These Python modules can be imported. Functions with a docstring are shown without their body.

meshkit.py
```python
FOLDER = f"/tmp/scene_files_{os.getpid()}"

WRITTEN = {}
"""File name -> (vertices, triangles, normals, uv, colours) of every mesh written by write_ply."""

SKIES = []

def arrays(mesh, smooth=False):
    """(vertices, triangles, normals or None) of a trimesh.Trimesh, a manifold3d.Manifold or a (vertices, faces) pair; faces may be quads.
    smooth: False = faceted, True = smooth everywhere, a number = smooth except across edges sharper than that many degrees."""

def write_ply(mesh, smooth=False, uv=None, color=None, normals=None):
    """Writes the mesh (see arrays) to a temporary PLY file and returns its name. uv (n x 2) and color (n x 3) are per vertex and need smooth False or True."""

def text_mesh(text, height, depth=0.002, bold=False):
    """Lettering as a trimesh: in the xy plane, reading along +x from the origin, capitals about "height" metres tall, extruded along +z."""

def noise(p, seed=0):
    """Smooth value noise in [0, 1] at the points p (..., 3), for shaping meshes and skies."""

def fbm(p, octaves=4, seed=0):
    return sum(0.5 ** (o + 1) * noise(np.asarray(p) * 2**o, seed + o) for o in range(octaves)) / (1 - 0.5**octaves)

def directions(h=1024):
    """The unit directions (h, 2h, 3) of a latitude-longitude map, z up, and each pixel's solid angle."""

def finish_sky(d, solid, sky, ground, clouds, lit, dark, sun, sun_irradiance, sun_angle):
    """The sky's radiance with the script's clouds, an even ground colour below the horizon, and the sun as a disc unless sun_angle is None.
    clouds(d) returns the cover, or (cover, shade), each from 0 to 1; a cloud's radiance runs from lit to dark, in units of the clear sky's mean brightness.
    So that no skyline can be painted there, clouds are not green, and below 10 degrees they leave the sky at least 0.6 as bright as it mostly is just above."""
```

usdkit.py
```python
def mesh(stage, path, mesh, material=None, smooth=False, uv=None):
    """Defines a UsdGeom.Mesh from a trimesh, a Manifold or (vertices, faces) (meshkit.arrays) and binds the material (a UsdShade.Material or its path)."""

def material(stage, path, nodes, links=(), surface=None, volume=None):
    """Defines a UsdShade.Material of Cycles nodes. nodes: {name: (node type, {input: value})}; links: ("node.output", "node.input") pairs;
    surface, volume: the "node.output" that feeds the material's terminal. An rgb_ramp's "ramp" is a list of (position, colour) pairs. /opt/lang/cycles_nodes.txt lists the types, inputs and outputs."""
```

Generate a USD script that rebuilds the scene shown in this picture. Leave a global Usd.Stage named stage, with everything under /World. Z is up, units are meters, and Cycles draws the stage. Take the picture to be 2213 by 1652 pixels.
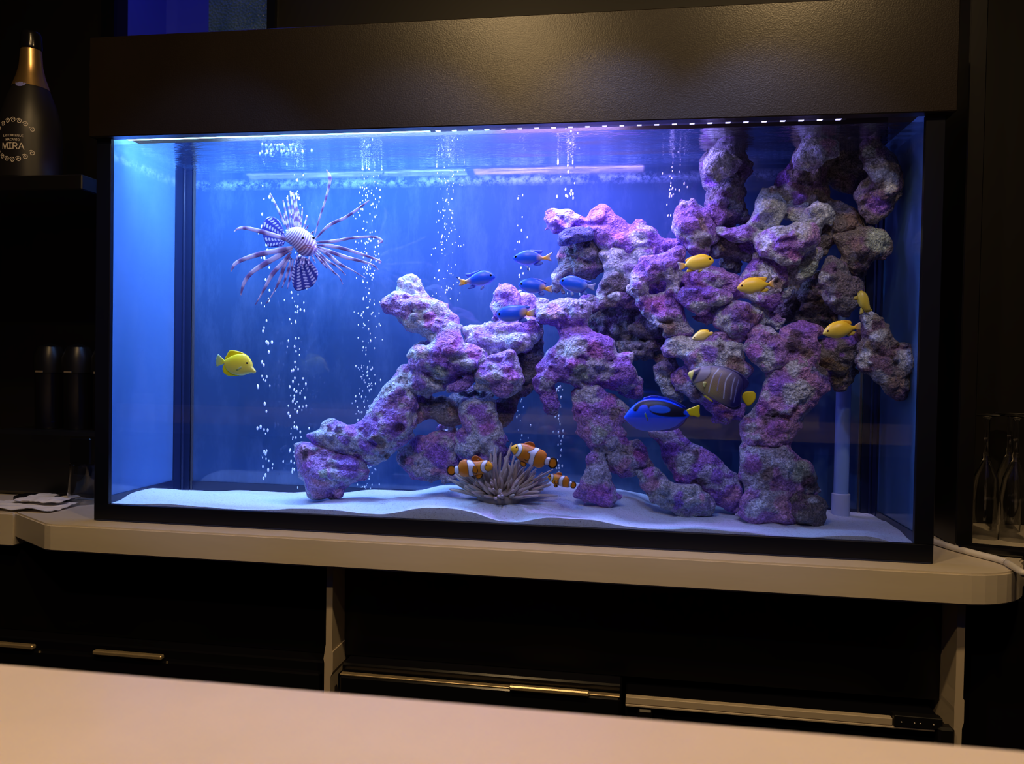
import math, random
import numpy as np, trimesh, shapely
from shapely.geometry import Polygon
from scipy import ndimage, sparse
from scipy.sparse.linalg import spsolve
from scipy.spatial import Delaunay
from pxr import Usd, UsdGeom, UsdLux, UsdShade, Gf, Sdf, Vt
import usdkit, meshkit
from meshkit import noise, fbm

stage = Usd.Stage.CreateInMemory()
UsdGeom.SetStageUpAxis(stage, UsdGeom.Tokens.z)
UsdGeom.SetStageMetersPerUnit(stage, 1.0)
UsdGeom.Xform.Define(stage, '/World')
UsdGeom.Scope.Define(stage, '/World/Looks')
rnd = random.Random(7); rng = np.random.default_rng(7)

# ------------------------------------------------------------------ camera
# solved from the tank's front frame: z = 0 is the counter top, y = 0 the tank's front face, x runs along it (1.5 m)
W, H, F = 2213, 1652, 1660.0
CAM = np.array([1.00497, -1.32816, 0.30756])
YAW, PITCH, ROLL = 0.149974, -0.019499, 0.017890
def _rot():
    cy, sy, cp, sp, cr, sr = math.cos(YAW), math.sin(YAW), math.cos(PITCH), math.sin(PITCH), math.cos(ROLL), math.sin(ROLL)
    right = np.array([cy, sy, 0]); fwd = np.array([-sy * cp, cy * cp, sp]); up = np.cross(right, fwd)
    return cr * right + sr * up, -sr * right + cr * up, fwd
RI, UP, FW = _rot()
cam = UsdGeom.Camera.Define(stage, '/World/camera')
M4 = Gf.Matrix4d(*RI, 0, *UP, 0, *(-FW), 0, *CAM, 1)
cam.AddTransformOp().Set(M4)
cam.CreateHorizontalApertureAttr(36.0); cam.CreateVerticalApertureAttr(36.0 * H / W)
cam.CreateFocalLengthAttr(36.0 * F / W)
cam.CreateFStopAttr(7.0); cam.CreateFocusDistanceAttr(1.42)
cam.CreateClippingRangeAttr((0.02, 100.0))
cam.CreateExposureAttr(0.0)

# ------------------------------------------------------------------ light
def rect(path, loc, w, h, color, intensity, rot=(0, 0, 0)):
    l = UsdLux.RectLight.Define(stage, path)
    l.AddTranslateOp().Set(tuple(loc)); l.AddRotateXYZOp().Set(tuple(rot))
    l.CreateWidthAttr(w); l.CreateHeightAttr(h); l.CreateColorAttr(Gf.Vec3f(*color)); l.CreateIntensityAttr(intensity)
    return l
def disk(path, loc, r, color, intensity, rot=(0, 0, 0)):
    l = UsdLux.DiskLight.Define(stage, path)
    l.AddTranslateOp().Set(tuple(loc)); l.AddRotateXYZOp().Set(tuple(rot))
    l.CreateRadiusAttr(r); l.CreateColorAttr(Gf.Vec3f(*color)); l.CreateIntensityAttr(intensity)
    return l
LED = 1.25
BLUE, VIOLET = (0.30, 0.52, 1.0), (0.52, 0.33, 1.0)
# the LED bars in the hood above the water
def cone(l, angle, soft=0.3):
    UsdLux.ShapingAPI.Apply(l.GetPrim()); sh = UsdLux.ShapingAPI(l.GetPrim()); sh.CreateShapingConeAngleAttr(angle); sh.CreateShapingConeSoftnessAttr(soft)
rect('/World/led_light_a', (0.33, 0.034, 0.775), 0.56, 0.03, BLUE, 110 * LED, (14, 0, 0))
rect('/World/led_light_b', (0.83, 0.034, 0.775), 0.40, 0.03, VIOLET, 115 * LED, (14, 0, 0))
rect('/World/led_light_c', (0.36, 0.15, 0.865), 0.66, 0.04, BLUE, 120 * LED)
rect('/World/led_light_d', (0.84, 0.15, 0.865), 0.28, 0.04, VIOLET, 110 * LED)
# warm downlights of the bar's ceiling
WARM = (1.0, 0.66, 0.30)
DOWN = [(0.55, -0.95, 1.56, 380.0), (1.45, -0.95, 1.56, 460.0), (0.62, -1.58, 1.56, 420.0)]
for k, (x, y, z, p) in enumerate(DOWN):
    disk('/World/downlight_lamp_%d' % k, (x, y, z), 0.045, WARM, p)
# blue-white spotlights on the ceiling, aimed at the tank
SPOTS = [(0.15, 0.25), (0.55, 0.62), (0.95, 0.95), (1.30, 1.22)]
for k, (x, tx) in enumerate(SPOTS):
    l = UsdLux.SphereLight.Define(stage, '/World/spot_lamp_%d' % k); src = np.array([x, -1.15, 1.53]); d = np.array([tx, 0.1, 0.34]) - src
    yaw = math.degrees(math.atan2(-d[0], d[1])); tilt = math.degrees(math.atan2(math.hypot(d[0], d[1]), -d[2]))
    l.AddTranslateOp().Set(tuple(src)); l.AddRotateZOp().Set(yaw); l.AddRotateXOp().Set(tilt)
    l.CreateRadiusAttr(0.02); l.CreateColorAttr(Gf.Vec3f(0.34, 0.44, 1.0)); l.CreateIntensityAttr(1150.0); cone(l, 13.0, 0.5)
rect('/World/cove_light', (0.8, -2.6, 1.58), 3.0, 1.4, (0.10, 0.14, 1.0), 0.10)
# blue accent light in the niche over the tank
rect('/World/niche_lamp', (0.0, 0.36, 1.45), 0.30, 0.05, (0.02, 0.08, 1.0), 5.0)
rect('/World/post_lamp', (1.53, 0.12, 1.25), 0.04, 0.10, (0.05, 0.12, 1.0), 5.0)

# ------------------------------------------------------------------ helpers
def ray(px, py): return FW * F + (px - W / 2) * RI - (py - H / 2) * UP
def at(px, py, y):
    d = ray(px, py); return CAM + (y - CAM[1]) / d[1] * d
def atz(px, py, z):
    d = ray(px, py); return CAM + (z - CAM[2]) / d[2] * d
def to_px(p):
    d = np.asarray(p, float) - CAM; z = d @ FW
    return W / 2 + F * (d @ RI) / z, H / 2 - F * (d @ UP) / z
def at_many(pts, y):
    pts = np.asarray(pts, float)
    d = FW * F + (pts[:, :1] - W / 2) * RI - (pts[:, 1:2] - H / 2) * UP
    return CAM + (y - CAM[1]) / d[:, 1:2] * d
_used = {}
def path_of(parent, name):
    base = (parent or '/World') + '/' + name; n = _used.get(base, -1) + 1; _used[base] = n
    return base if n == 0 else '%s_%03d' % (base, n)
def tag(prim, label=None, cat=None, group=None, kind=None):
    for k, v in (('label', label), ('category', cat), ('group', group), ('kind', kind)):
        if v: prim.SetCustomDataByKey(k, v)
    return prim
def obj(name, mesh, mat, parent=None, smooth=False, cd=None, **tags):
    """One mesh prim under parent (a prim) or under /World; parent things carry their own translate, so the mesh is made local to it."""
    p = path_of(str(parent.GetPath()) if parent else None, name)
    v, f = (mesh.vertices, mesh.faces) if hasattr(mesh, 'vertices') else mesh
    v = np.asarray(v, float); f = np.asarray(f, int)
    if f.shape[1] == 4: f = np.vstack([f[:, [0, 1, 2]], f[:, [0, 2, 3]]])
    if parent is not None: v = v - ORIGIN[str(parent.GetPath())]
    m = usdkit.mesh(stage, p, (v, f), L[mat] if isinstance(mat, str) else mat, smooth=smooth)
    if cd is not None:
        UsdGeom.PrimvarsAPI(m).CreatePrimvar('Cd', Sdf.ValueTypeNames.Color3fArray, 'vertex').Set(Vt.Vec3fArray.FromNumpy(np.asarray(cd, np.float32)))
    ORIGIN[p] = np.zeros(3) if parent is None else ORIGIN[str(parent.GetPath())]
    tag(m.GetPrim(), **tags)
    return m.GetPrim()
ORIGIN = {}
def thing(name, label, cat, loc=(0, 0, 0), group=None, kind=None):
    p = path_of(None, name); x = UsdGeom.Xform.Define(stage, p); x.AddTranslateOp().Set(tuple(map(float, loc)))
    ORIGIN[p] = np.array(loc, float)
    return tag(x.GetPrim(), label, cat, group, kind)
def box(x0, x1, y0, y1, z0, z1, bev=0.0):
    if bev <= 0:
        m = trimesh.creation.box([x1 - x0, y1 - y0, z1 - z0])
        m.apply_translation([(x0 + x1) / 2, (y0 + y1) / 2, (z0 + z1) / 2]); return m
    c = [(x, y, z) for x in (x0, x1) for y in (y0, y1) for z in (z0, z1)]
    pts = []
    for x, y, z in c:
        sx, sy, sz = (1 if x == x0 else -1), (1 if y == y0 else -1), (1 if z == z0 else -1)
        pts += [(x, y + sy * bev, z + sz * bev), (x + sx * bev, y, z + sz * bev), (x + sx * bev, y + sy * bev, z)]
    return trimesh.convex.convex_hull(np.array(pts))
def join(ms): return trimesh.util.concatenate(ms)
def lathe(profile, loc=(0, 0, 0), n=40):
    m = trimesh.creation.revolve(np.array(profile, float), sections=n); m.apply_translation(loc); return m
def prism(poly, z0, z1):
    m = trimesh.creation.extrude_polygon(Polygon(poly).buffer(0), z1 - z0, engine='earcut'); m.apply_translation([0, 0, z0]); return m
def tube(pts, rad, n=8, flat=1.0, cap=True):
    """Round or flattened tapered tube along a polyline."""
    p = np.asarray(pts, float); rad = np.broadcast_to(np.asarray(rad, float), (len(p),))
    t = np.gradient(p, axis=0); t /= np.linalg.norm(t, axis=1, keepdims=True) + 1e-12
    ref = np.array([0, 1.0, 0]); b = ref - (t @ ref)[:, None] * t
    bad = np.linalg.norm(b, axis=1) < 1e-3; b[bad] = np.array([1.0, 0, 0]); b /= np.linalg.norm(b, axis=1, keepdims=True)
    a = np.cross(t, b); ang = np.arange(n) * 2 * np.pi / n
    v = p[:, None] + rad[:, None, None] * (np.cos(ang)[None, :, None] * a[:, None] + flat * np.sin(ang)[None, :, None] * b[:, None])
    i, j = np.meshgrid(np.arange(len(p) - 1), np.arange(n), indexing='ij')
    q = np.stack([i * n + j, i * n + (j + 1) % n, (i + 1) * n + (j + 1) % n, (i + 1) * n + j], -1).reshape(-1, 4)
    f = np.vstack([q[:, [0, 1, 2]], q[:, [0, 2, 3]]]); v = v.reshape(-1, 3)
    if cap:
        k = len(v); v = np.vstack([v, p[0], p[-1]]); e = (len(p) - 1) * n
        f = np.vstack([f] + [[[k, (j + 1) % n, j] for j in range(n)], [[k + 1, e + j, e + (j + 1) % n] for j in range(n)]])
    return trimesh.Trimesh(v, f, process=False)
def spline(pts, n):
    """Catmull-Rom resampling to n points."""
    p = np.asarray(pts, float); p = np.vstack([2 * p[0] - p[1], p, 2 * p[-1] - p[-2]])
    u = np.linspace(0, len(p) - 3 - 1e-6, n); i = u.astype(int); t = (u - i)[:, None]
    a, b, c, d = p[i], p[i + 1], p[i + 2], p[i + 3]
    return 0.5 * (2 * b + (c - a) * t + (2 * a - 5 * b + 4 * c - d) * t * t + (3 * b - a - 3 * c + d) * t ** 3)
def pts(s): return [tuple(map(float, q.split(','))) for q in s.split()]
def chaikin(p, k=1):
    p = np.asarray(p, float)
    for _ in range(k):
        q = np.roll(p, -1, 0); p = np.stack([0.75 * p + 0.25 * q, 0.25 * p + 0.75 * q], 1).reshape(-1, 2)
    return p

# ------------------------------------------------------------------ materials
L = {}
def look(name, nodes, links, surface=None, volume=None):
    L[name] = usdkit.material(stage, '/World/Looks/' + name, nodes, links, surface, volume); return L[name]
def plain(name, color, rough=0.5, **kw):
    return look(name, {'p': ('principled_bsdf', dict(base_color=color, roughness=rough, **kw))}, [], 'p.BSDF')
def wavy(name, c1, c2, scale, rough, bump=0.0, bscale=60, stretch=(1, 1, 1), **kw):
    """Two-tone noise colour with fine relief."""
    return look(name, {'g': ('geometry', {}), 'm': ('mapping', {'scale': stretch}), 'n': ('noise_texture', {'scale': scale, 'detail': 5.0, 'roughness': 0.6}),
        'r': ('rgb_ramp', {'ramp': [(0.3, c1), (0.7, c2)]}), 'n2': ('noise_texture', {'scale': bscale, 'detail': 4.0}),
        'b': ('bump', {'strength': bump, 'distance': 0.002}), 'p': ('principled_bsdf', dict(roughness=rough, **kw))},
        [('g.position', 'm.vector'), ('m.vector', 'n.vector'), ('m.vector', 'n2.vector'), ('n.fac', 'r.fac'), ('r.color', 'p.base_color'), ('n2.fac', 'b.height'), ('b.normal', 'p.normal')], 'p.BSDF')
wavy('hood_wood', (0.010, 0.007, 0.005), (0.014, 0.010, 0.007), 5, 0.30, 0.10, 420, specular_ior_level=0.6)
plain('frame_black', (0.004, 0.005, 0.012), 0.35, specular_ior_level=0.25)
plain('silicone', (0.008, 0.014, 0.05), 0.3)
plain('black_plastic', (0.008, 0.008, 0.010), 0.35)
plain('black_gloss', (0.006, 0.006, 0.009), 0.18)
plain('dark_wall', (0.005, 0.0045, 0.0055), 0.5)
plain('dark_wood', (0.004, 0.0035, 0.005), 0.4)
plain('floor_dark', (0.02, 0.018, 0.018), 0.5)
plain('ceiling_dark', (0.03, 0.028, 0.03), 0.7)
wavy('counter_paint', (0.60, 0.54, 0.45), (0.70, 0.63, 0.54), 7, 0.38, 0.12, 30, (0.25, 1, 2.0))
wavy('bar_stone', (0.64, 0.58, 0.62), (0.76, 0.68, 0.72), 5, 0.35, 0.05, 60)
plain('beige_edge', (0.55, 0.47, 0.37), 0.5)
plain('brass', (0.75, 0.60, 0.38), 0.35, metallic=0.7)
plain('white_cloth', (0.80, 0.78, 0.78), 0.8)
plain('white_plastic', (0.78, 0.77, 0.80), 0.35)
plain('paper', (0.62, 0.60, 0.62), 0.8)
plain('cream', (0.62, 0.54, 0.44), 0.7)
plain('gold_foil', (0.80, 0.52, 0.22), 0.28, metallic=0.9)
plain('print_pale', (0.72, 0.66, 0.62), 0.5)
plain('print_blue', (0.25, 0.27, 0.75), 0.4)
plain('print_grey', (0.16, 0.16, 0.17), 0.5)
plain('bottle_black', (0.012, 0.011, 0.014), 0.42)
plain('pvc', (0.42, 0.50, 0.80), 0.35)
plain('clear_pipe', (0.25, 0.42, 0.90), 0.15, alpha=0.75)
plain('eye_black', (0.005, 0.004, 0.004), 0.12)
plain('eye_red', (0.10, 0.02, 0.015), 0.12)
plain('led_body', (0.05, 0.05, 0.06), 0.4)
look('diode', {'e': ('emission', {'color': (0.45, 0.85, 1.0), 'strength': 3.0})}, [], 'e.emission')
look('diode_violet', {'e': ('emission', {'color': (0.55, 0.5, 1.0), 'strength': 2.0})}, [], 'e.emission')
look('drink_glass', {'g': ('glass_bsdf', {'color': (1, 1, 1), 'roughness': 0.0, 'IOR': 1.5})}, [], 'g.BSDF')
look('front_glass', {'t': ('transparent_bsdf', {'color': (0.96, 0.98, 1.0)}), 'g': ('glossy_bsdf', {'color': (1, 1, 1), 'roughness': 0.0}), 'f': ('fresnel', {'IOR': 1.25}),
     'm': ('mix_closure', {})}, [('f.fac', 'm.fac'), ('t.BSDF', 'm.closure1'), ('g.BSDF', 'm.closure2')], 'm.closure')
look('bubble_glass', {'g': ('geometry', {}), 'v': ('voronoi_texture', {'scale': 160.0}), 'n': ('noise_texture', {'scale': 14.0, 'detail': 3.0}), 'b': ('bump', {'strength': 0.8, 'distance': 0.003}),
     'r': ('rgb_ramp', {'ramp': [(0.3, (0.05, 0.13, 0.40)), (0.7, (0.12, 0.24, 0.55))]}),
     'p': ('principled_bsdf', {'roughness': 0.12})}, [('g.position', 'v.vector'), ('g.position', 'n.vector'), ('n.fac', 'r.fac'), ('r.color', 'p.base_color'), ('v.distance', 'b.height'), ('b.normal', 'p.normal')], 'p.BSDF')
plain('niche_blue', (0.06, 0.10, 0.85), 0.6)
# water surface: fresnel mirror from below, with ripples
look('water', {'g': ('geometry', {}), 'mp': ('mapping', {'scale': (6.0, 30.0, 1.0)}), 'n': ('noise_texture', {'scale': 3.2, 'detail': 3.0, 'distortion': 0.8}), 'b': ('bump', {'strength': 0.35, 'distance': 0.006}),
     't': ('transparent_bsdf', {'color': (0.92, 0.96, 1.0)}), 'gl': ('glossy_bsdf', {'color': (0.95, 0.97, 1.0), 'roughness': 0.02}), 'f': ('layer_weight', {'blend': 0.5}), 'fr': ('map_range', {'from_min': 0.58, 'from_max': 0.76, 'to_max': 0.92, 'clamp': True}), 'm': ('mix_closure', {})},
     [('g.position', 'mp.vector'), ('mp.vector', 'n.vector'), ('n.fac', 'b.height'), ('b.normal', 'gl.normal'), ('f.facing', 'fr.value'), ('fr.result', 'm.fac'), ('t.BSDF', 'm.closure1'), ('gl.BSDF', 'm.closure2')], 'm.closure')
# tank walls: blue painted glass with a pale film at the water line and faint streaks of algae
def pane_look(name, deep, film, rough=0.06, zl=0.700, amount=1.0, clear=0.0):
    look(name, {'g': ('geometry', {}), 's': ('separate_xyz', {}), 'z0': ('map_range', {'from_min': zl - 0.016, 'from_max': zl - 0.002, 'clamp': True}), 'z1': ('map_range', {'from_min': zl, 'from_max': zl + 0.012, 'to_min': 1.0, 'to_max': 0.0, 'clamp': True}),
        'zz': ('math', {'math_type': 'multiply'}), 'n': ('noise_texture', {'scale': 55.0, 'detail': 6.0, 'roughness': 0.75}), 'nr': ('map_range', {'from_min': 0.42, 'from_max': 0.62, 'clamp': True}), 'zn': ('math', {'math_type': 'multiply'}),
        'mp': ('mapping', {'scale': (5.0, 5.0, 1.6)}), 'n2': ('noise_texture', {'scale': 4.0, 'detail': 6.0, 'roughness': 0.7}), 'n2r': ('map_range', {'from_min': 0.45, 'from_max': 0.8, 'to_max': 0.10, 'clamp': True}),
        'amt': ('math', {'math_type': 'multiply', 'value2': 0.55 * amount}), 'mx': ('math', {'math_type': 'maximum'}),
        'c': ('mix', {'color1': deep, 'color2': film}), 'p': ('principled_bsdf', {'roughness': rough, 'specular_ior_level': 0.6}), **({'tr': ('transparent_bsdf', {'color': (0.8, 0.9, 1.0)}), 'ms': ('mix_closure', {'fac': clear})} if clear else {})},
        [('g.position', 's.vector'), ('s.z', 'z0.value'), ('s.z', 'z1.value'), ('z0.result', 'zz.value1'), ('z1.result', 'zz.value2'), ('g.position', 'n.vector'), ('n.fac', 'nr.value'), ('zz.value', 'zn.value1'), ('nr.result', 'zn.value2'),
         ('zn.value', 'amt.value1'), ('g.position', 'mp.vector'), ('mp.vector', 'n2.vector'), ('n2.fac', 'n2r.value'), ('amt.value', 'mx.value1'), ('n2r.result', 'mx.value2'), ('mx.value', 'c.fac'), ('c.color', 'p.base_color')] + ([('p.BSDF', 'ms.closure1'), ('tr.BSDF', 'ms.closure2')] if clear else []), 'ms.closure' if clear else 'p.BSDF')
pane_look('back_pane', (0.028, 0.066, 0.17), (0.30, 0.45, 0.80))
pane_look('side_pane', (0.085, 0.20, 0.46), (0.35, 0.52, 0.85), 0.08, clear=0.35)
# coral sand
look('sand', {'g': ('geometry', {}), 'v': ('voronoi_texture', {'scale': 420.0}), 'n': ('noise_texture', {'scale': 900.0, 'detail': 2.0}), 'n3': ('noise_texture', {'scale': 300.0, 'detail': 3.0, 'roughness': 0.8}),
     'r': ('rgb_ramp', {'ramp': [(0.30, (0.30, 0.34, 0.44)), (0.42, (0.60, 0.68, 0.84)), (0.75, (0.70, 0.80, 0.95))]}), 'b': ('bump', {'strength': 0.5, 'distance': 0.0012}), 'p': ('principled_bsdf', {'roughness': 0.8})},
     [('g.position', 'v.vector'), ('g.position', 'n.vector'), ('g.position', 'n3.vector'), ('n3.fac', 'r.fac'), ('r.color', 'p.base_color'), ('n3.fac', 'b.height'), ('b.normal', 'p.normal')], 'p.BSDF')
# live rock: colour from the vertices, speckled, with porous relief
look('rock', {'g': ('geometry', {}), 'a': ('attribute', {'attribute': 'Cd'}), 'n': ('noise_texture', {'scale': 240.0, 'detail': 4.0, 'roughness': 0.75}), 'v': ('voronoi_texture', {'scale': 130.0, 'detail': 2.0, 'roughness': 0.6}),
     'r': ('rgb_ramp', {'ramp': [(0.30, (0.30, 0.30, 0.32)), (0.5, (0.85, 0.85, 0.87)), (0.70, (1.7, 1.7, 1.7))]}), 'm': ('mix', {'mix_type': 'multiply', 'fac': 1.0}),
     'n2': ('noise_texture', {'scale': 75.0, 'detail': 6.0, 'roughness': 0.7}), 'ad': ('math', {'math_type': 'add'}), 'vm': ('math', {'math_type': 'multiply', 'value2': 0.5}),
     'b': ('bump', {'strength': 1.0, 'distance': 0.009}), 'p': ('principled_bsdf', {'roughness': 0.75, 'specular_ior_level': 0.35})},
     [('g.position', 'n.vector'), ('g.position', 'v.vector'), ('g.position', 'n2.vector'), ('n.fac', 'r.fac'), ('a.color', 'm.color1'), ('r.color', 'm.color2'), ('m.color', 'p.base_color'), ('v.distance', 'vm.value1'), ('vm.value', 'ad.value1'), ('n2.fac', 'ad.value2'), ('ad.value', 'b.height'), ('b.normal', 'p.normal')], 'p.BSDF')
def painted(name, rough, **kw):
    look(name, {'a': ('attribute', {'attribute': 'Cd'}), 'p': ('principled_bsdf', dict(roughness=rough, **kw))}, [('a.color', 'p.base_color')], 'p.BSDF')
painted('fish_skin', 0.38)
look('fish_fin', {'a': ('attribute', {'attribute': 'Cd'}), 'p': ('principled_bsdf', {'roughness': 0.4}), 't': ('translucent_bsdf', {}), 'm': ('mix_closure', {'fac': 0.35})}, [('a.color', 'p.base_color'), ('a.color', 't.color'), ('p.BSDF', 'm.closure1'), ('t.BSDF', 'm.closure2')], 'm.closure')
look('anemone', {'g': ('geometry', {}), 'a': ('attribute', {'attribute': 'Cd'}), 'p': ('principled_bsdf', {'roughness': 0.4}), 't': ('translucent_bsdf', {}), 'm': ('mix_closure', {'fac': 0.25})}, [('a.color', 'p.base_color'), ('a.color', 't.color'), ('p.BSDF', 'm.closure1'), ('t.BSDF', 'm.closure2')], 'm.closure')
plain('air_bubble', (0.86, 0.93, 1.0), 0.15)
plain('sponge_blue', (0.03, 0.08, 0.45), 0.7)
# ------------------------------------------------------------------ room shell
def struct(name, mesh, mat, **k): return obj(name, mesh, mat, kind='structure', **k)
struct('floor', box(-1.7, 3.3, -4.1, 0.70, -1.07, -1.05), 'floor_dark')
struct('ceiling', box(-1.7, 3.3, -4.1, 0.70, 1.60, 1.64), 'ceiling_dark')
struct('wall_left', box(-1.7, -1.6, -4.0, 0.70, -1.05, 1.60), 'dark_wall')
struct('wall_right', box(3.2, 3.3, -4.0, 0.70, -1.05, 1.60), 'dark_wall')
struct('wall_front', box(-1.6, 3.2, -4.1, -4.0, -1.05, 1.60), 'dark_wall')
wx0, wx1 = -0.249, 0.146
struct('wall_back', join([box(-1.6, wx0, 0.40, 0.44, -1.05, 1.60), box(wx1, 3.2, 0.40, 0.44, -1.05, 1.60), box(wx0, wx1, 0.40, 0.44, -1.05, 0.98), box(wx0, wx1, 0.40, 0.44, 1.50, 1.60)]), 'dark_wall')
w = thing('window_1', 'blue lit recess above the tank with a smooth and a pebbled glass half', 'window', (wx0, 0.40, 0.98), kind='structure')
obj('recess', join([box(wx0 - .01, wx1 + .01, 0.60, 0.61, 0.97, 1.51), box(wx0 - .01, wx0, 0.44, 0.60, 0.97, 1.51), box(wx1, wx1 + .01, 0.44, 0.60, 0.97, 1.51), box(wx0, wx1, 0.44, 0.60, 0.97, 0.98), box(wx0, wx1, 0.44, 0.60, 1.50, 1.51)]), 'niche_blue', w)
obj('pebbled_pane', box(-0.017, wx1, 0.415, 0.425, 0.98, 1.50), 'bubble_glass', w, label='pebbled frosted glass half of the recess')
obj('frame', join([box(wx0 - 0.035, wx0, 0.388, 0.40, 0.95, 1.53), box(wx1, wx1 + 0.02, 0.388, 0.40, 0.95, 1.53)]), 'frame_black', w)
# dark cupboard panel over the left shelf and the lit post at the right
struct('trim_1', box(1.588, 1.617, 0.140, 0.40, 0.0, 1.598, 0.002), 'post_paint' if 'post_paint' in L else 'dark_wood', label='dark upright post beside the tank, its side lit blue')
for k, (x, y, z, p) in enumerate(DOWN):
    t = thing('downlight', ['round ceiling downlight above the left of the bar', 'round ceiling downlight above the right of the bar', 'round ceiling downlight far behind the bar'][k], 'lamp', (x, y, 1.6))
    obj('trim_ring', lathe([(0.048, 0.0), (0.062, 0.0), (0.064, -0.006), (0.060, -0.010), (0.050, -0.010), (0.048, 0.0)], (x, y, 1.6), 32), 'white_plastic', t)

# ------------------------------------------------------------------ counters
poly = [(-0.197, 0.033), (-0.065, -0.047), (-0.05, -0.0505)] + [(1.525, -0.0505)] + [(1.525 + 0.135 * math.sin(a), 0.0845 - 0.135 * math.cos(a)) for a in np.linspace(0.1, 1.35, 9)] + [(1.70, 0.12), (2.6, 0.12), (2.6, 0.398), (-0.197, 0.398)]
def slab(poly, z0, z1, b=0.003):
    P = Polygon(poly)
    return join([prism(poly, z0 + b, z1 - b), trimesh.creation.extrude_polygon(P.buffer(-b), z1 - z0, engine='earcut').apply_translation([0, 0, z0])])
obj('back_counter', slab(poly, -0.0505, 0.0), 'counter_paint', label='pale painted back counter with chamfered corner carrying the aquarium', cat='counter')
obj('side_counter', slab([(-1.2, 0.030), (-0.2, 0.030), (-0.2, 0.398), (-1.2, 0.398)], -0.068, -0.001), 'counter_paint', label='pale counter section set back at the far left', cat='counter')
t = thing('bar_counter', 'blurred pinkish white bar top along the bottom foreground', 'counter', (0.8, -0.95, -1.05))
obj('top', box(-1.55, 3.1, -1.75, -0.900, 0.0765, 0.1165, 0.006), 'bar_stone', t)
obj('front_panel', box(-1.5, 3.0, -1.02, -0.96, -1.05, 0.0765), 'dark_wood', t)
c = thing('under_counter_cabinet', 'dark cabinet under the back counter with two pale upright divider edges', 'cabinet', (0.5, 0.2, -1.05))
def divider(x0, x1, kink):
    a = [(x0, -0.0505), (x0, -0.205), (x0 - kink, -0.232), (x0 - kink * .6, -0.24), (x0 - kink * .6, -1.05), (x1 - kink * .6, -1.05), (x1 - kink * .6, -0.265), (x1 + .002, -0.255), (x1 + .002, -0.218), (x1, -0.218), (x1, -0.0505)]
    m = trimesh.creation.extrude_polygon(Polygon(a), 0.39, engine='earcut'); v = m.vertices.copy()
    m.vertices = np.stack([v[:, 0], v[:, 2], v[:, 1]], 1); m.invert(); return m
obj('divider', divider(0.469, 0.481, 0.004), 'beige_edge', c); obj('divider', divider(1.539, 1.551, 0.001), 'beige_edge', c)
obj('back_panel', join([box(-1.2, 0.468, 0.060, 0.070, -0.245, -0.0505), box(0.482, 1.538, 0.060, 0.070, -0.245, -0.0505), box(1.552, 2.5, 0.060, 0.07, -1.05, -0.069)]), 'dark_wood', c)
def fridge(x0, x1, label, hx, hz):
    t = thing('bottle_cooler', label, 'fridge', ((x0 + x1) / 2, 0.2, -1.05))
    obj('body', box(x0, x1, 0.022, 0.39, -1.049, -0.246, 0.003), 'black_gloss', t)
    obj('door', box(x0 + .003, x1 - .003, 0.002, 0.020, -1.04, -0.262, 0.003), 'black_gloss', t)
    for a, b in hx:
        obj('handle', box(a, b, -0.006, 0.006, hz - 0.0085, hz, 0.002), 'brass', t, label='slim pale metal handle')
    obj('lip', box(x0 + .003, x1 - .003, 0.004, 0.016, -0.2615, -0.2590, 0.0005), 'brass', t) if x0 > 0.3 else None
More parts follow.
